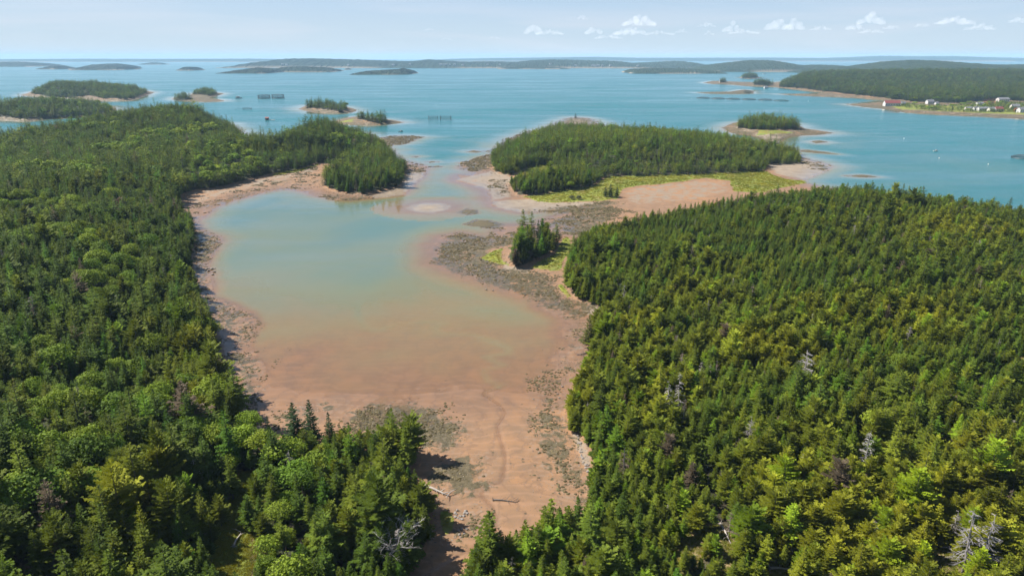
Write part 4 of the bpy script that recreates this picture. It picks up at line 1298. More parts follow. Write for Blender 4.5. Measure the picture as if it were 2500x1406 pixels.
def mass(name, pts, tnt, scl, rot, variants, vid, label):
    """very many small copies as one object"""
    me = bpy.data.meshes.new(name)
    n = len(pts)
    me.vertices.add(n)
    me.vertices.foreach_set('co', pts.astype(np.float32).ravel())
    set_col(me, 'tint', np.concatenate([tnt, np.ones((n, 1))], 1))
    at = me.attributes.new('rot', 'FLOAT_VECTOR', 'POINT')
    at.data.foreach_set('vector', rot.astype(np.float32).ravel())
    at = me.attributes.new('scl', 'FLOAT_VECTOR', 'POINT')
    at.data.foreach_set('vector', scl.astype(np.float32).ravel())
    at = me.attributes.new('vid', 'INT', 'POINT')
    at.data.foreach_set('value', vid.astype(np.int32))
    o = link(name, me)
    ng = bpy.data.node_groups.new(name, 'GeometryNodeTree')
    ng.interface.new_socket('Geometry', in_out='INPUT', socket_type='NodeSocketGeometry')
    ng.interface.new_socket('Geometry', in_out='OUTPUT', socket_type='NodeSocketGeometry')
    N, L = ng.nodes, ng.links
    gi, go = N.new('NodeGroupInput'), N.new('NodeGroupOutput')
    iop = N.new('GeometryNodeInstanceOnPoints')
    allj = N.new('GeometryNodeJoinGeometry')
    for tm, cm in reversed(variants):
        j = N.new('GeometryNodeJoinGeometry')
        for msh in (tm, cm):
            if msh is None: continue
            if msh.name not in SOURCES: SOURCES[msh.name] = bpy.data.objects.new(msh.name + '_source', msh)
            src = SOURCES[msh.name]
            oi = N.new('GeometryNodeObjectInfo')
            oi.transform_space = 'ORIGINAL'
            oi.inputs['Object'].default_value = src
            L.new(oi.outputs['Geometry'], j.inputs[0])
        g2i = N.new('GeometryNodeGeometryToInstance')
        L.new(j.outputs[0], g2i.inputs[0])
        L.new(g2i.outputs[0], allj.inputs[0])
    L.new(gi.outputs[0], iop.inputs['Points'])
    L.new(allj.outputs[0], iop.inputs['Instance'])
    iop.inputs['Pick Instance'].default_value = True

    def attr(nm, typ):
        a = N.new('GeometryNodeInputNamedAttribute')
        a.data_type = typ
        a.inputs['Name'].default_value = nm
        return a.outputs['Attribute']
    L.new(attr('vid', 'INT'), iop.inputs['Instance Index'])
    e2r = N.new('FunctionNodeEulerToRotation')
    L.new(attr('rot', 'FLOAT_VECTOR'), e2r.inputs[0])
    L.new(e2r.outputs[0], iop.inputs['Rotation'])
    L.new(attr('scl', 'FLOAT_VECTOR'), iop.inputs['Scale'])
    L.new(iop.outputs[0], go.inputs[0])
    md = o.modifiers.new('trees', 'NODES')
    md.node_group = ng
    return tag(o, label, kind='stuff')


SOURCES = {}
for lst in (SPRUCE, SPRUCE_FAR, BROAD, BROAD_FAR, DEAD):
    for tm, cm in lst:
        for q in (tm, cm):
            SOURCES[q.name] = bpy.data.objects.new(q.name + '_source', q)   # never linked: only its shape is read

rest = keep & ~taken
ROUND = [len(SPRUCE) - 2, len(SPRUCE) - 1]


def pick_spruce(i):
    """soft rounded crowns prevail where the woods are olive"""
    return np.where(rng.random(len(i)) < np.clip(olive[i] * 1.25 - .12, .06, .75), rng.choice(ROUND, len(i)), rng.integers(0, len(SPRUCE) - 2, len(i)))


idx = np.where(rest & ~is_broad & ~is_dead)[0]
vid = np.where(lod[idx], len(SPRUCE) + rng.integers(0, len(SPRUCE_FAR), len(idx)), pick_spruce(idx))
forest('spruce_forest', idx, SPRUCE + SPRUCE_FAR, vid, 'dense spruce woods covering the mainland, peninsula and islands')
idx = np.where(rest & is_broad)[0]
vid = np.where(lod[idx], len(BROAD) + rng.integers(0, len(BROAD_FAR), len(idx)), rng.integers(0, len(BROAD), len(idx)))
forest('broadleaf_forest', idx, BROAD + BROAD_FAR, vid, 'brighter green hardwoods scattered through the spruce woods')
idx = np.where(rest & is_dead)[0]
forest('dead_tree_forest', idx, DEAD, rng.integers(0, 3, len(idx)), 'grey dead spruces scattered through the farther woods')
print('TREES', NT, 'kept', int(keep.sum()), 'broad', int((is_broad & keep).sum()), 'dead', int(is_dead.sum()))

# ---------------------------------------------------------------- air
hz = MB()
hz.box((0, 0, 58), (45200, 45200, 164))
m, ns, ls = new_mat('haze')
out = nd(ns, 'ShaderNodeOutputMaterial')
pv = nd(ns, 'ShaderNodeVolumePrincipled')
pv.inputs['Color'].default_value = (0.50, 0.75, 1.0, 1)
pv.inputs['Density'].default_value = 0.56e-4
pv.inputs['Anisotropy'].default_value = 0.0
ls.new(pv.outputs[0], out.inputs['Volume'])
tag(link('haze', hz.mesh('haze', m)), 'thin blue summer haze over the whole bay', kind='stuff')

# ---------------------------------------------------------------- things on the water and along the shore
M_WHITE = plain('white_paint', (0.50, 0.49, 0.47), 0.6, 0.06, 0.6)
M_CREAM = plain('cream_siding', (0.62, 0.58, 0.50), 0.7, 0.08, 0.6)
M_GREYW = plain('grey_siding', (0.36, 0.36, 0.36), 0.8, 0.1, 0.6)
M_REDR = plain('red_roof', (0.22, 0.06, 0.05), 0.6, 0.15, 0.5)
M_GREYR = plain('grey_roof', (0.16, 0.16, 0.17), 0.85, 0.12, 0.5)
M_ORANGE = plain('orange_paint', (0.62, 0.16, 0.04), 0.6, 0.1, 0.6)
M_GLASS = plain('dark_glass', (0.03, 0.04, 0.05), 0.1, 0.1, 0.6)
M_NET = plain('dark_net', (0.055, 0.058, 0.062), 0.9, 0.15, 1.0)
M_POLE = plain('weathered_pole', (0.12, 0.10, 0.085), 0.95, 0.25, 1.5)
M_PIPE = plain('black_float_pipe', (0.025, 0.025, 0.027), 0.5, 0.1, 1.0)
M_TEAL = plain('teal_net', (0.03, 0.12, 0.11), 0.9, 0.12, 1.0)
M_DECK = plain('grey_deck', (0.30, 0.28, 0.26), 0.9, 0.15, 1.0)
M_ROCK = plain('shore_rock', (0.20, 0.17, 0.145), 0.95, 0.3, 0.9)
M_PALEROCK = plain('pale_rock', (0.24, 0.21, 0.185), 0.95, 0.25, 0.9)
M_DRIFT = plain('bleached_wood', (0.36, 0.32, 0.28), 0.9, 0.2, 1.2)


def zat(x, y):
    return float(ground(np.array([float(x)]), np.array([float(y)]))[0][0])


def on_ground(px, py):
    x, y = P(px, py, 1.0)
    for _ in range(3):
        z = max(0.0, zat(x, y))
        x, y = P(px, py, z)
    return x, y, max(0.0, zat(x, y))


def empty(name, loc, rz=0.0, label=None, cat=None, group=None, scale=1.0):
    e = bpy.data.objects.new(name, None)
    COL.objects.link(e)
    e.location = loc
    e.rotation_euler = (0, 0, rz)
    e.scale = (scale,) * 3
    return tag(e, label, cat, group)


def house(px, py, L, W, H, rz, label, wall=M_WHITE, roof=M_GREYR, name='house', group='houses on the right-hand shore', x=None, y=None, z=None, tall=0.45):
    if x is None:
        x, y, z = on_ground(px, py)
    e = empty(name, (x, y, z - 0.3), rz, label, 'house', group)
    b = MB(); b.box((0, 0, H / 2), (L, W, H)); link('wall', b.mesh('wall', wall), e)
    g = MB()
    for sx in (-1, 1):
        g.add([(sx * L / 2, -W / 2, H), (sx * L / 2, W / 2, H), (sx * L / 2, 0, H + W * tall)], [(0, 1, 2)])
    link('gable', g.mesh('gable', wall), e)
    r = MB()
    o, t = 0.5, 0.22
    for sy in (-1, 1):
        ex, ey = L / 2 + o, sy * (W / 2 + o)
        ez, ap = H - o * tall * 2 * 0.5, H + W * tall
        vs = [(-ex, ey, ez + .02), (ex, ey, ez + .02), (ex, 0, ap + .02), (-ex, 0, ap + .02)]
        vs += [(a, b_, c + t) for a, b_, c in vs]
        r.add(vs, [(0, 1, 2, 3), (4, 5, 6, 7), (0, 1, 5, 4), (1, 2, 6, 5), (2, 3, 7, 6), (3, 0, 4, 7)])
    rf = link('roof', r.mesh('roof', roof), e)
    if L < 20 and name == 'house':
        c = MB(); c.box((L * .2, W * .1, H + W * tall + .3), (.8, .8, 1.4)); link('chimney', c.mesh('chimney', M_GREYW), rf)
    n = max(2, int(L / 4))
    wm = MB(); wm.box((0, 0, 0), (1.2, .12, 1.4)); wm = wm.mesh('window', M_GLASS)
    for k in range(n):
        for sy in (-1, 1):
            q = link('window', wm, e)
            q.location = (-L / 2 + (k + .5) * L / n, sy * (W / 2 + .02), H * .58)
    d = MB(); d.box((0, 0, 1.0), (1.0, .14, 2.0)); q = link('door', d.mesh('door', M_GREYW), e)
    q.location = (L / (2 * n) if n % 2 == 0 else L / n * .5, -W / 2 - .03, .3)
    return e


house(2176, 259, 27, 11, 5.5, -.06, 'long white waterside shed with a bright red roof', M_WHITE, M_REDR, 'boathouse')
house(2203, 257, 9, 7, 3.5, .1, 'small grey shed at the right end of the long red-roofed building', M_GREYW, M_GREYR, 'shed')
house(2270, 250, 13, 8, 4.5, .1, 'white house at the wood edge right of the red-roofed shed')
house(2287, 250.5, 6, 5, 3, .2, 'tiny white outbuilding next to the white house at the wood edge', name='shed')
house(2318, 236, 16, 9, 5, -.2, 'grey house high on the wooded slope', M_GREYW)
house(2447, 249, 22, 10, 5.5, .05, 'broad white house above the cluster, right of the bare red soil', tall=.3)
house(2391, 258, 13, 8, 4, .1, 'white bungalow below the bare red soil', tall=.3)
house(2364, 269, 11, 7, 3.4, .0, 'leftmost low white cottage of the waterside row', M_CREAM, tall=.3)
house(2380, 270, 7, 6, 3.6, .1, 'small bright white hut, second in the waterside row')
house(2399, 271, 17, 8, 4.2, -.05, 'longest white house of the waterside row', tall=.3)
house(2420, 272, 11, 7, 3.6, .1, 'grey-roofed cottage right of the longest waterside house', M_CREAM)
house(2436, 272, 13, 8, 4.2, .05, 'white waterside house with a bright red roof', M_WHITE, M_REDR)
house(2477, 265, 13, 8, 4, -.1, 'pale house behind the waterside row near the right border', M_CREAM)
house(2481, 272, 6, 5, 3.4, 0, 'small orange hut near the right border', M_ORANGE, M_REDR)
house(2493, 275, 12, 8, 5, .15, 'white house cut by the right border of the picture')
house(1870, 210.5, 10, 7, 4, .1, 'white cottage on the low neck behind the weedy reef', group=None)
FAR = [(1001, 163), (1076, 163.5), (1084, 164), (1090, 163), (1098, 164), (1110, 163.5), (1130, 164.5), (1220, 164), (1344, 162), (1446, 166), (1452, 166.5), (1460, 166), (1470, 166.5), (1490, 166), (1557, 166.5),
       (690, 163), (700, 164), (850, 165), (960, 164.5), (1190, 164), (1405, 165.5)]
FAR_WORDS = ['alone on the left stretch', 'leftmost of the central cluster', 'second of the central cluster', 'in the middle of the central cluster', 'fourth of the central cluster',
             'rightmost of the central cluster', 'just right of the central cluster', 'alone in the middle stretch', 'high above the low wooded shore', 'leftmost of the right-hand cluster',
             'second of the right-hand cluster', 'in the middle of the right-hand cluster', 'fourth of the right-hand cluster', 'rightmost of the right-hand cluster', 'alone at the right end',
             'at the far left end', 'second from the far left end', 'above the tiny islet', 'left of the central cluster', 'left of the low wooded shore', 'left of the right-hand cluster']
dg_objs = [o for o in bpy.data.objects if o.name.startswith('coast') or o.name.startswith('hill')]
bpy.context.view_layer.update()
dg = bpy.context.evaluated_depsgraph_get()
for (px, py), w in zip(FAR, FAR_WORDS):
    u, v = (px - 1250) / 1667, (703 - (py - 4)) / 1667
    d = Vector((u, CP + v * SP, -SP + v * CP)).normalized()
    best = None
    for o in dg_objs:
        hit, loc, nrm, _i = o.ray_cast(Vector((0, 0, CAM_H)), d)
        if hit and (best is None or loc.length < best.length):
            best = loc.copy()
    if best is None: continue
    house(0, 0, random.uniform(14, 24), 10, 7, random.uniform(-.3, .3), f'tiny white house on the far blue coast, {w}', M_WHITE, M_GREYR, 'house', 'houses on the far coast', best.x, best.y - 4, best.z)


def lighthouse(x, y, z, h, label):
    e = empty('lighthouse', (x, y, z - .5), 0, label, 'lighthouse')
    b = MB(); b.tube([(0, 0, 0), (0, 0, h * .78)], [h * .16, h * .10], 8); link('tower', b.mesh('tower', M_WHITE), e)
    b = MB(); b.tube([(0, 0, h * .78), (0, 0, h * .80), (0, 0, h * .80)], [h * .15, h * .15, h * .1], 8); link('gallery', b.mesh('gallery', M_GREYR), e)
    b = MB(); b.tube([(0, 0, h * .80), (0, 0, h * .92)], [h * .08, h * .08], 8); link('lantern', b.mesh('lantern', M_GLASS), e)
    b = MB(); b.tube([(0, 0, h * .92), (0, 0, h)], [h * .10, h * .01], 8); link('roof', b.mesh('roof', M_REDR), e)


x, y, z = on_ground(1757, 202)
lighthouse(x, y, z, 14, 'white lighthouse on the rocky point before the right-hand hills')
x, y = P(375, 157.5)
lighthouse(x, y + 60, 14, 34, 'white lighthouse on a tiny far islet, left horizon')


def weir(px, py, w, d, h, n, rz, label, wing=0):
    """fish trap: tall stakes in the water with netting between them"""
    x, y = P(px, py)
    e = empty('fish_weir', (x, y, 0), rz, label, 'fish weir', 'fish weirs off the headland')
    r = random.Random(px)
    pts = []
    for k in range(n):
        a = 6.283 * k / n
        sx = max(-1, min(1, 1.35 * math.cos(a))); sy = max(-1, min(1, 1.35 * math.sin(a)))
        pts.append((sx * w / 2, sy * d / 2))
    pm = MB(); pm.tube([(0, 0, -3), (0.05, 0, h * .6), (0, 0, h)], [.16, .13, .09], 5); pm = pm.mesh('pole', M_POLE)
    for a, b in pts:
        q = link('pole', pm, e); q.location = (a, b, 0); q.scale = (1, 1, r.uniform(.85, 1.1)); q.rotation_euler = (r.uniform(-.04, .04), r.uniform(-.04, .04), 0)
    if wing:
        for k in range(int(abs(wing) / 2.2)):
            q = link('pole', pm, e); q.location = (math.copysign(w / 2 + 2.2 * (k + 1), wing), -d * .1 * k / 4, 0); q.scale = (1, 1, r.uniform(.45, .7)); q.rotation_euler = (r.uniform(-.06, .06), r.uniform(-.06, .06), 0)
    for zz, nm in ((h * .82, 'rail'), (h * .35, 'rail')):
        b = MB(); b.tube([(a, c, zz) for a, c in pts + pts[:1]], [.07] * (n + 1), 4, False); link(nm, b.mesh(nm, M_POLE), e)
    b = MB()      # netting as single twines
    for k in range(n):
        (a0, b0), (a1, b1) = pts[k], pts[(k + 1) % n]
        for t in np.linspace(0, 1, 4)[1:-1]:
            b.tube([(a0 + (a1 - a0) * t, b0 + (b1 - b0) * t, -.5), (a0 + (a1 - a0) * t, b0 + (b1 - b0) * t, h * .8)], [.035, .035], 3, False)
    for zz in np.linspace(.3, h * .75, 5):
        b.tube([(a, c, zz) for a, c in pts + pts[:1]], [.03] * (n + 1), 3, False)
    tag(link('net', b.mesh('net', M_NET), e), kind='stuff')


weir(1058, 293, 14, 11, 6.2, 16, .05, 'left one of two tall staked fish weirs, with a long leader of stakes', wing=-24)
weir(1088, 293, 16, 12, 6.2, 16, -.04, 'right one of two tall staked fish weirs in mid-channel', wing=4)
weir(604, 268, 14, 8, 4.0, 10, 0, 'low staked weir between the headland and the net pens', wing=-16)


def pen_house(px, py, w, h, label):
    """square net pen with dark nets hung high on a frame"""
    x, y = P(px, py)
    e = empty('net_pen', (x, y, 0), .25, label, 'net pen', 'tall dark net pens')
    pm = MB(); pm.tube([(0, 0, -2), (0, 0, h)], [.2, .15], 5); pm = pm.mesh('pole', M_POLE)
    N = 12
    pts = [(w / 2 * math.cos(6.283 * k / N), w / 2 * .8 * math.sin(6.283 * k / N)) for k in range(N)]
    for a, b in pts:
        q = link('pole', pm, e); q.location = (a, b, 0)
    b = MB(); b.ring((0, 0, .3), w / 2, .35, 24); q = link('float_ring', b.mesh('float_ring', M_PIPE), e); q.scale = (1, .8, 1)
    nm = MB()
    for zz in np.linspace(.8, h * .95, 9):
        nm.tube([(a, c, zz) for a, c in pts + pts[:1]], [.14] * (N + 1), 4, False)
    for k in range(N * 3):
        i0, t = k // 3, (k % 3) / 3
        a = pts[i0][0] * (1 - t) + pts[(i0 + 1) % N][0] * t
        c = pts[i0][1] * (1 - t) + pts[(i0 + 1) % N][1] * t
        nm.tube([(a, c, .3), (a, c, h * .95)], [.12, .12], 3, False)
        nm.tube([(a, c, h * .95), (0, 0, h * 1.1)], [.10, .10], 3, False)
    tag(link('net', nm.mesh('net', M_NET), e), kind='stuff')


pen_house(645, 241, 27, 8.0, 'left one of two tall dark net pens beside the white barge')
pen_house(679, 240.5, 27, 8.5, 'right one of two tall dark net pens beside the white barge')


def cage(px, py, R, label, net=M_NET, group='round fish cages in a row'):
    x, y = P(px, py)
    e = empty('fish_cage', (x, y, 0), 0, label, 'fish cage', group)
    b = MB(); b.ring((0, 0, .15), R, .32, 40); link('float_ring', b.mesh('float_ring', M_PIPE), e)
    b = MB(); b.ring((0, 0, 1.1), R, .12, 40, 4); link('handrail', b.mesh('handrail', M_PIPE), e)
    pm = MB(); pm.tube([(0, 0, 0), (0, 0, 1.3)], [.12, .1], 4); pm = pm.mesh('post', M_PIPE)
    for k in range(16):
        q = link('post', pm, e); q.location = (R * math.cos(k * .3927), R * math.sin(k * .3927), .1)
    b = MB()
    for k in range(24):
        a = k * .2618
        b.tube([(R * math.cos(a), R * math.sin(a), 1.1), (R * .5 * math.cos(a), R * .5 * math.sin(a), 2.5), (0, 0, 2.9)], [.09, .09, .09], 3, False)
    for q, zz in ((.8, 1.8), (.5, 2.5), (.25, 2.8)):
        b.ring((0, 0, zz), R * q, .09, 24, 3)
    tag(link('bird_net', b.mesh('bird_net', net), e), kind='stuff')


for k, (px, py) in enumerate([(1717, 240.5), (1753, 241.8), (1790, 243), (1828, 243.8), (1868, 245), (1907, 246.8)]):
    cage(px, py, 15, ('leftmost', 'second', 'third', 'fourth', 'fifth', 'rightmost, teal netted')[k] + ' of six round fish cages in a row behind the wooded islet', M_TEAL if k == 5 else M_NET)
cage(2497, 386, 9, 'round fish cage cut by the right border over the green sea', M_NET, None)


def boat(px, py, L, label, kind='boat', rz=0.0):
    x, y = P(px, py)
    e = empty('fishing_boat' if kind == 'boat' else 'work_barge', (x, y, 0), rz, label, 'boat')
    b = MB()
    n = 9
    W = L * (.30 if kind == 'boat' else .42)
    secs = []
    for i in range(n):
        t = i / (n - 1)
        wd = W / 2 * (1 - max(0, (t - .55) / .45) ** 2.2 * (.98 if kind == 'boat' else .3))
        sh = L * .10 + L * .06 * t * t
        secs.append([(-L / 2 + L * t, -wd, sh), (-L / 2 + L * t, -wd * .72, -.3), (-L / 2 + L * t, wd * .72, -.3), (-L / 2 + L * t, wd, sh)])
    vs = [p for q in secs for p in q]
    fs = [(4 * i + k, 4 * i + 4 + k, 4 * i + 5 + k, 4 * i + 1 + k) for i in range(n - 1) for k in range(3)] + [(0, 1, 2, 3), tuple(4 * (n - 1) + k for k in range(4))[::-1]]
    b.add(vs, fs); link('hull', b.mesh('hull', M_WHITE), e)
    b = MB(); b.add([(p[0][0], p[0][1] * .96, p[0][2] * .8) for p in secs] + [(p[3][0], p[3][1] * .96, p[3][2] * .8) for p in secs], [(i, i + 1, n + i + 1, n + i) for i in range(n - 1)])
    link('deck', b.mesh('deck', M_DECK), e)
    c = MB(); c.box((L * (.12 if kind == 'boat' else -.1), 0, L * .19), (L * (.26 if kind == 'boat' else .5), W * .62, L * .20), 0, .9); cb = link('cabin', c.mesh('cabin', M_WHITE), e)
    c = MB(); c.box((L * (.12 if kind == 'boat' else -.1), 0, L * .235), (L * (.262 if kind == 'boat' else .502) * .97, W * .63 * .97, L * .05)); link('window', c.mesh('window', M_GLASS), cb)
    c = MB(); c.box((L * (.10 if kind == 'boat' else -.1), 0, L * .30), (L * (.32 if kind == 'boat' else .54), W * .7, .15)); link('cabin_roof', c.mesh('cabin_roof', M_WHITE), cb)
    c = MB(); c.tube([(L * .02, 0, L * .3), (L * .02, 0, L * .55)], [.08, .05], 5); link('mast', c.mesh('mast', M_DECK), e)


boat(583, 241, 15, 'white work barge moored left of the net pens', 'barge', .1)
boat(1865, 181.5, 16, 'white boat far off between the islets and the ridge', rz=.3)
boat(2284, 369.5, 4.6, 'small white motor boat under way on the green sea, right side', rz=.05)
boat(978, 322, 6, 'small white skiff in the channel off the dark reef', rz=.3)
# floating hut with a gangway
x, y = P(655, 294)
e = empty('float_hut', (x, y, 0), .1, 'dark hut on a raft with a jetty, in the channel left of the headland', 'raft hut')
b = MB(); b.box((2.5, 0, .15), (14, 5, .5)); link('raft', b.mesh('raft', M_DECK), e)
b = MB(); b.box((-1.5, 0, 1.9), (4.6, 3.8, 3.0)); link('wall', b.mesh('wall', M_POLE), e)
b = MB()
for sy in (-1, 1):
    b.add([(-4.2, sy * 2.3, 3.2), (1.2, sy * 2.3, 3.2), (1.2, 0, 4.8), (-4.2, 0, 4.8)], [(0, 1, 2, 3)])
link('roof', b.mesh('roof', M_REDR), e)
b = MB(); b.box((1.0, -1.92, 1.4), (.1, .9, 1.9)); link('door', b.mesh('door', M_WHITE), e)
for k in range(4):
    b = MB(); b.tube([(3 + k * 1.8, 2.2, 0), (3 + k * 1.8, 2.2, 1.6)], [.12, .12], 5); link('bollard', b.mesh('bollard', M_POLE), e)

BUOY = [(1688, 241, 'white buoy left of the fish cage row'), (1934, 245.5, 'white buoy just right of the fish cage row'), (1973, 248, 'second white buoy right of the fish cage row'),
        (2207, 339, 'white buoy alone on the open sea right of the wooded islet'), (2293, 387, 'white buoy on the green sea, middle of the right side'), (2413, 402, 'white buoy nearest the right woods on the green sea'),
        (1065, 258, 'white buoy in the open bay beyond the weirs')]
bm_ = MB()
for zz, rr in ((-.5, .2), (-.1, .75), (.3, .85), (.7, .55), (.95, .12)):
    pass
bm_.tube([(0, 0, -.6), (0, 0, -.1), (0, 0, .4), (0, 0, .8), (0, 0, 1.5)], [.2, .8, .9, .55, .1], 10)
bm_ = bm_.mesh('buoy', M_WHITE, True)
st = MB(); st.tube([(0, 0, 1.4), (0, 0, 2.1)], [.06, .06], 5); st = st.mesh('staff', M_POLE)
for px, py, lab in BUOY:
    x, y = P(px, py)
    e = empty('buoy', (x, y, 0), 0, lab, 'buoy', 'mooring buoys', .6)
    link('float', bm_, e); link('staff', st, e)

# bleached trunk with its root plate on the edge of the flats, and a branch lying in the mud
def fallen(px0, py0, px1, py1, r0, label, limbs=8, mat=M_DRIFT, lift=.35, name='driftwood_log'):
    a, b = on_ground(px0, py0), on_ground(px1, py1)
    e = empty(name, a, 0, label, 'driftwood')
    d = Vector(b) - Vector(a)
    n = d.normalized()
    side = Vector((-n.y, n.x, 0))
    t = MB()
    t.tube([(0, 0, lift), d * .35 + side * .15 + Vector((0, 0, lift)), d * .7 + Vector((0, 0, lift * .8)), d + Vector((0, 0, lift * .5))], [r0, r0 * .85, r0 * .6, r0 * .25], 7)
    link('trunk', t.mesh('trunk', mat, True), e)
    r = random.Random(px0)
    for k in range(limbs):
        p = d * r.uniform(.3, .97) + Vector((0, 0, lift))
        q = side * r.choice((-1, 1)) * r.uniform(.6, 2.0) + n * r.uniform(.3, 1.2) + Vector((0, 0, r.uniform(-.2, .6)))
        m_ = MB(); m_.tube([p, p + q * .5 + Vector((0, 0, .1)), p + q], [r0 * .35, r0 * .25, r0 * .08], 4); link('limb', m_.mesh('limb', mat), e)
    for k in range(6):
        aa = k * 1.047
        q = (side * math.cos(aa) + Vector((0, 0, 1)) * math.sin(aa)) * r0 * 3 - n * .3
        m_ = MB(); m_.tube([Vector((0, 0, lift)), Vector((0, 0, lift)) + q], [r0 * .5, r0 * .15], 4); link('root', m_.mesh('root', mat), e)


fallen(1030, 1186, 1098, 1212, .32, 'bleached fallen trunk reaching from the lower left point onto the mud')
fallen(1205, 1221, 1262, 1226, .16, 'dark branchy limb lying on the mud right of the creek', 7, M_POLE, .2)
fallen(1758, 1282, 1785, 1330, .22, 'pale log across the arched slash glade', 3)
fallen(1712, 1268, 1738, 1266, .18, 'shorter pale log at the top of the arched slash glade', 2)
fallen(1880, 1390, 1938, 1392, .26, 'pale log in the slash glade at the bottom border', 3)
fallen(2440, 884, 2498, 893, .26, 'pale log in the clearing at the right border', 3)
fallen(1436, 862, 1408, 868, .25, 'upturned root plate and trunk on the east bank gravel', 5, M_POLE, .3)
fallen(572, 1335, 590, 1300, .2, 'pale log in the yellow grass glade', 2)

# boulders
def boulder_mesh(seed, mat):
    r = np.random.default_rng(seed)
    import bmesh
    bm = bmesh.new()
    bmesh.ops.create_icosphere(bm, subdivisions=2, radius=1.0)
    dirs = r.normal(0, 1, (9, 3)); dirs /= np.linalg.norm(dirs, axis=1)[:, None]
    cut = r.uniform(.62, .95, 9)
    for v in bm.verts:
        p = np.array(v.co)
        for d, c in zip(dirs, cut):
            k = p @ d
            if k > c: p = p - d * (k - c)
        v.co = p
    me = bpy.data.meshes.new('boulder')
    bm.to_mesh(me); bm.free()
    me.materials.append(mat)
    return me


BM = [boulder_mesh(q, m_) for q, m_ in ((1, M_ROCK), (2, M_PALEROCK), (3, M_ROCK), (4, M_PALEROCK))]
BOULDERS = [((1105, 1140, 1245, 1268), 14, 1, 'pale boulder in the heap below the green pool', 0.25, 0.50), ((955, 1012, 1028, 1062), 16, 1, 'grey ledge boulder at the tip of the lower left point', 0.30, 0.77),
            ((1400, 1440, 1062, 1152), 26, 1, 'pale stone on the steep gravel bank under the east woods', 0.20, 0.50), ((1120, 1140, 1290, 1312), 6, 0, 'dark boulder between the green pool and the creek', 0.20, 0.44),
            ((1180, 1260, 690, 712), 5, 0, 'weedy boulder on the spit below the clump', 0.25, 0.55), ((500, 530, 655, 672), 10, 0, 'dark ledge block jutting from the west shore', 0.40, 0.94),
            ((500, 540, 575, 610), 10, 0, 'brown boulder on the rocky bulge of the west shore', 0.25, 0.61), ((880, 925, 470, 488), 8, 0, 'dark boulder at the foot of the wooded headland', 0.30, 0.72),
            ((560, 620, 775, 850), 8, 0, 'brown stone on the west shore mud', 0.20, 0.44), ((1300, 1420, 850, 1000), 10, 0, 'stone on the weedy east bank', 0.17, 0.39),
            ((1000, 1040, 398, 425), 8, 0, 'boulder on the sandy tip of the wooded headland', 0.35, 0.83), ((1210, 1260, 450, 470), 6, 0, 'dark rock at the point of the peninsula wood', 0.35, 0.83)]
for (x0, x1, y0, y1), n, pale, lab, s0, s1 in BOULDERS:
    for k in range(n):
        px, py = rng.uniform(x0, x1), rng.uniform(y0, y1)
        if pale and y1 == 1152: px = 1400 + (py - 1055) * .38 + rng.uniform(-6, 8)
        x, y, z = on_ground(px, py)
        s_ = rng.uniform(s0, s1)
        o = link('boulder', BM[int(rng.integers(0, 2)) * 2 + pale])
        o.location = (x, y, z + s_ * .15); o.scale = (s_ * rng.uniform(.8, 1.3), s_, s_ * rng.uniform(.45, .8)); o.rotation_euler = (0, 0, rng.uniform(0, 6.28))
        tag(o, lab, 'boulder', lab.replace('boulder', 'boulders').replace('stone', 'stones'))

# rockweed heaps, loose shore stones and grass tussocks: far too many to count
def lump(seed, flat, n_cut, subdiv=2):
    import bmesh
    r = np.random.default_rng(seed)
    bm = bmesh.new()
    bmesh.ops.create_icosphere(bm, subdivisions=subdiv, radius=1.0)
    dirs = r.normal(0, 1, (n_cut, 3)); dirs /= np.linalg.norm(dirs, axis=1)[:, None]
    cut = r.uniform(.5, .95, n_cut)
    for v in bm.verts:
        p = np.array(v.co)
        for d, c in zip(dirs, cut):
            k = p @ d
            if k > c: p = p - d * (k - c)
        p = p * r.uniform(.82, 1.18)
        v.co = (p[0], p[1], p[2] * flat)
    me = bpy.data.meshes.new('lump')
    bm.to_mesh(me); bm.free()
    me.materials.append(M_TWIG)
    at = me.attributes.new('leafvar', 'FLOAT', 'FACE')
    at.data.foreach_set('value', r.random(len(me.polygons)).astype(np.float32))
    return me


def tuft(seed):
    r = random.Random(seed)
    b = MB()
    for k in range(26):
        a, d = r.uniform(0, 6.28), r.random() ** .5
        x, y = d * math.cos(a), d * math.sin(a)
        h, w, q = r.uniform(.45, 1.0), .16, r.uniform(0, 6.28)
        lx, ly = x + r.uniform(-.3, .3), y + r.uniform(-.3, .3)
        b.add([(x - w * math.cos(q), y - w * math.sin(q), -.1), (x + w * math.cos(q), y + w * math.sin(q), -.1), (lx, ly, h)], [(0, 1, 2)])
    return finish(b, 'tuft', M_LEAF, seed)


def sprinkle(n, polys, pick, smin, smax):
    """random points in polygons, kept with the probability that pick() gives for the ground cover there"""
    lo = np.array([p.min(0) for p in polys]); hi = np.array([p.max(0) for p in polys])
    area = np.prod(hi - lo, axis=1) / (np.maximum(np.linalg.norm((lo + hi) / 2, axis=1), 150) ** 1.3)
    cnt = (n * area / area.sum()).astype(int)
    x = np.concatenate([rng.uniform(l[0], h[0], c) for l, h, c in zip(lo, hi, cnt)])
    y = np.concatenate([rng.uniform(l[1], h[1], c) for l, h, c in zip(lo, hi, cnt)])
    g = ground(x, y, True)
    m = rng.random(len(x)) < pick(x, y, g)
    x, y, z = x[m], y[m], g[0][m]
    sz = rng.uniform(smin, smax, len(x)) * np.clip(np.hypot(x, y) / 260, .85, 2.4)
    return x, y, z, sz


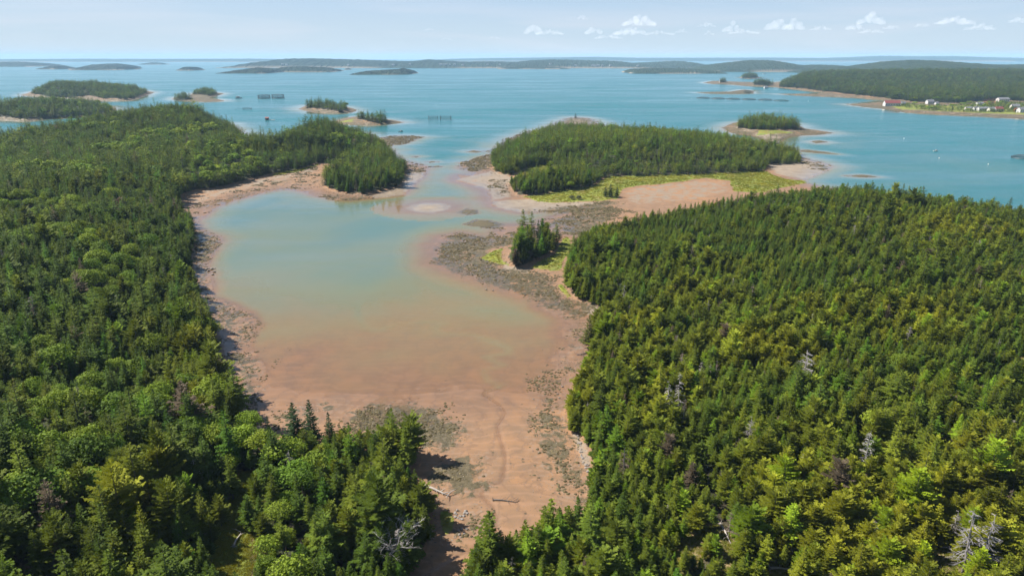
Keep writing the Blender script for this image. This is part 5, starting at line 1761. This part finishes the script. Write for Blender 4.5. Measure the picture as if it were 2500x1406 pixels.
near_weed = [p for p, w in WEED if p[:, 1].mean() < 800]
x, y, z, sz = sprinkle(60000, near_weed, lambda x, y, g: np.clip(g[3] * 1.5 + 1.6 * fbm(x, y, 5.5, 3, 201) + .9 * fbm(x, y, 17, 2, 207) - .55, 0, 1) * (g[6] < .3) * (g[5] < .4) * (g[0] > -.15), .22, .6)
n = len(x)
t = lerp((0.046, 0.037, 0.015), (0.120, 0.096, 0.050), rng.random(n)) * rng.lognormal(0, .2, n)[:, None]
mass('rockweed', np.stack([x, y, z], 1), t, np.stack([sz, sz * rng.uniform(.6, 1.2, n), sz * .8], 1), np.stack([0 * x, 0 * x, rng.uniform(0, 6.28, n)], 1),
     [(None, lump(q, .42, 5)) for q in (61, 62, 63)], rng.integers(0, 3, n), 'brown rockweed heaped over the shore ledges')
shore = [PP(p, .6) for p in ([(440, 470), (545, 580), (520, 730), (640, 800), (650, 990), (560, 950), (500, 745), (460, 650)], [(1290, 1240), (1460, 1240), (1460, 745), (1370, 745)],
                            [(1050, 640), (1080, 570), (1380, 560), (1500, 750), (1390, 780)], [(850, 1070), (1000, 975), (1140, 1040), (1090, 1100)], [(1030, 1330), (1060, 1120), (1190, 1110), (1200, 1330)],
                            [(760, 450), (1050, 395), (1040, 430), (980, 480), (800, 490)], [(1110, 440), (1210, 375), (1265, 480), (1500, 500), (1400, 530), (1230, 510)], [(445, 475), (780, 395), (780, 415), (470, 500)])]
x, y, z, sz = sprinkle(60000, shore, lambda x, y, g: (.06 + .9 * sstep(-7, -.5, g[1]) + .35 * g[3] + .3 * fbm(x, y, 8, 3, 211)) * (g[6] < .5) * (g[5] < .5) * (g[0] > -.1), .09, .26)
n = len(x)
t = lerp((0.115, 0.090, 0.070), (0.27, 0.225, 0.18), rng.random(n) ** 1.6)
mass('shore_stones', np.stack([x, y, z], 1), t, np.stack([sz, sz * rng.uniform(.6, 1.2, n), sz * .9], 1), np.stack([0 * x, 0 * x, rng.uniform(0, 6.28, n)], 1),
     [(None, lump(q, .6, 8, 1)) for q in (71, 72, 73)], rng.integers(0, 3, n), 'loose grey and tan stones along the foot of the woods')
x, y, z, sz = sprinkle(30000, GRASS[:10] + CLEAR, lambda x, y, g: np.clip(g[5] * 1.3 - .35 + .6 * fbm(x, y, 9, 3, 221), 0, 1) * (g[7] < .3), .22, .5)
x2, y2, z2, sz2 = sprinkle(16000, CLEAR + SLASH, lambda x, y, g: np.clip(g[5] + .35 * g[7], 0, .8), .25, .6)
x, y, z, sz = np.concatenate([x, x2]), np.concatenate([y, y2]), np.concatenate([z, z2]), np.concatenate([sz, sz2])
n = len(x)
t = lerp((0.150, 0.180, 0.020), (0.330, 0.290, 0.034), np.clip(fbm(x, y, 14, 3, 231) * .7 + .5 + rng.normal(0, .15, n), 0, 1))
mass('marsh_grass', np.stack([x, y, z], 1), t, np.stack([sz, sz, sz * .5], 1), np.stack([0 * x, 0 * x, rng.uniform(0, 6.28, n)], 1),
     [(None, tuft(q)) for q in (81, 82)], rng.integers(0, 2, n), 'yellow green tussock grass on the salt marsh and in the glades')

# shells and pebbles strewn over the flats: too small and many to count
pb = MB()
pp = np.array([P(a, b, .6) for a, b in zip(rng.uniform(1080, 1420, 1500), rng.uniform(960, 1330, 1500))])
pp = pp[(sdf(FR, pp[:, 0], pp[:, 1]) < -1) & (sdf(FL, pp[:, 0], pp[:, 1]) < -2)]
for (x, y), z in zip(pp, ground(pp[:, 0], pp[:, 1])[0]):
    q = rng.uniform(.05, .14)
    a = rng.uniform(0, 6.28)
    pb.add([(x + q * math.cos(a + t), y + q * math.sin(a + t), z - .02) for t in (0, 2.1, 4.2)] + [(x, y, z + q * .8)], [(0, 1, 3), (1, 2, 3), (2, 0, 3)])
tag(link('pebbles', pb.mesh('pebbles', M_PALEROCK)), 'white shells and pebbles strewn over the lower mud flat', kind='stuff')

# shrubs on the marsh
for px, py, h_, lab in [(1490, 481, 9, 'bushy little spruce thicket on the marsh by the pink mud pan, main stem'), (1478, 480, 7, 'left stem of the little thicket by the pink mud pan'),
                        (1506, 481, 7, 'right stem of the little thicket by the pink mud pan'), (1396, 487, 4.5, 'low grey shrub at the seaward edge of the marsh, left one'),
                        (1413, 487, 4.5, 'low grey shrub at the seaward edge of the marsh, right one'), (1405, 290, 9, 'lone tree on the bare rocky knob beyond the peninsula')]:
    x, y, z = on_ground(px, py)
    if h_ < 5:
        e = make_tree('b', 'shrub', x, y, z - .33 * h_, h_ / 10, 1.4, px * .7, 0, (0.09, .095, .05), lab, 'shrub', 'shrubs on the marsh')
    else:
        e = make_tree('s', 'spruce_tree', x, y, z, h_ / 14, 1.5, px * .7, 4, (0.05, .075, .025), lab, 'spruce tree', 'small trees on open ground')

# ---------------------------------------------------------------- fair-weather clouds far beyond the haze
m, ns, ls = new_mat('cloud_vapour')
out = nd(ns, 'ShaderNodeOutputMaterial')
pv = nd(ns, 'ShaderNodeVolumePrincipled')
pv.inputs['Color'].default_value = (1, 1, 1, 1)
pv.inputs['Density'].default_value = 0.0010
pv.inputs['Anisotropy'].default_value = 0.2
ls.new(pv.outputs[0], out.inputs['Volume'])
M_CLOUD = m


def cloud(px, py, wpx, hpx, seed, label):
    import bmesh
    Y = 26000.0
    u, v = (px - 1250) / 1667, (703 - py) / 1667
    t = Y / (CP + v * SP)
    c = Vector((u * t, Y, CAM_H + t * (-SP + v * CP)))
    W, Hh = wpx / 1667 * t / 2, hpx / 1667 * t / 2
    r = random.Random(seed)
    n = max(14, int(wpx / 2.2))
    cs, rads = [], []
    for k in range(n):
        a = r.uniform(-.95, .95)
        top = (1 - abs(a) ** 1.4) * r.random() ** .8
        cs.append((a * W, r.uniform(-.5, .5) * W * .5, (top * 1.35 - .75) * Hh))
        rads.append(Hh * r.uniform(.16, .46) + .02 * W)
    cs, rads = np.array(cs), np.array(rads)
    bm = bmesh.new()
    bmesh.ops.create_icosphere(bm, subdivisions=5, radius=1.0)
    co = np.array([q.co for q in bm.verts]) * np.array([W, W * .6, Hh])
    d = co / np.linalg.norm(co, axis=1)[:, None]
    b_ = d @ cs.T
    disc = b_ ** 2 - (cs ** 2).sum(1)[None] + rads[None] ** 2
    best = np.maximum(np.where(disc > 0, b_ + np.sqrt(np.maximum(disc, 0)), 0).max(1), .06 * Hh)
    out_ = d * best[:, None]
    out_[:, 2] = np.where(out_[:, 2] < -.75 * Hh, -.75 * Hh + (out_[:, 2] + .75 * Hh) * .25, out_[:, 2])
    for q, p in zip(bm.verts, out_):
        q.co = p
    me = bpy.data.meshes.new('cloud')
    bm.to_mesh(me); bm.free()
    me.materials.append(M_CLOUD)
    o = link('cloud', me)
    o.location = c
    tag(o, label, 'cloud', 'small white clouds in a row above the right horizon')


CL = [(1302, 68, 34, 34, 'small upright white puff at the left end of the cloud row'), (1342, 79, 60, 14, 'flat white cloud next to the leftmost puff'), (1420, 43, 26, 12, 'tiny cloud floating above the row'),
      (1450, 73, 36, 24, 'second puff of the row, hump above a flat tail'), (1485, 90, 60, 12, 'flat tail cloud under the second puff'), (1562, 50, 66, 30, 'tall bright cloud in the left third of the row'),
      (1540, 76, 76, 22, 'ragged base under the tall bright cloud'), (1612, 80, 62, 14, 'flat wisp right of the ragged base'), (1666, 75, 26, 12, 'single small puff between two larger clouds'),
      (1726, 60, 38, 14, 'upper of two stacked small clouds'), (1730, 80, 22, 14, 'lower of two stacked small clouds'), (1790, 66, 40, 26, 'rounded hump at the middle of the row'), (1818, 78, 66, 12, 'flat cloud trailing the rounded hump'),
      (1902, 58, 52, 34, 'left head of the double-headed cloud'), (1936, 58, 40, 32, 'right head of the double-headed cloud'), (2005, 68, 46, 14, 'small flat cloud right of the double-headed one'),
      (2128, 46, 56, 30, 'tallest cloud in the right half of the row'), (2090, 66, 50, 18, 'ragged cloud at the lower left of the tallest'), (2176, 66, 40, 14, 'low puff right of the tallest cloud'), (2130, 76, 60, 12, 'flat base below the tallest cloud'),
      (2252, 60, 30, 14, 'left end puff of the long right-hand cloud'), (2330, 50, 78, 22, 'bright middle of the long right-hand cloud'), (2396, 66, 66, 18, 'right end of the long right-hand cloud'), (2485, 50, 46, 16, 'cloud cut by the right border of the picture'),
      (1048, 72, 24, 8, 'tiny lone cloud over the mid horizon'), (1091, 95, 24, 8, 'tiny low cloud right of the lone one'), (1206, 92, 26, 9, 'tiny cloud left of the row near the horizon')]
for k, (px, py, w_, h_, lab) in enumerate(CL):
    cloud(px, py, w_ * 1.2, h_ * 1.1, k + 1, lab)
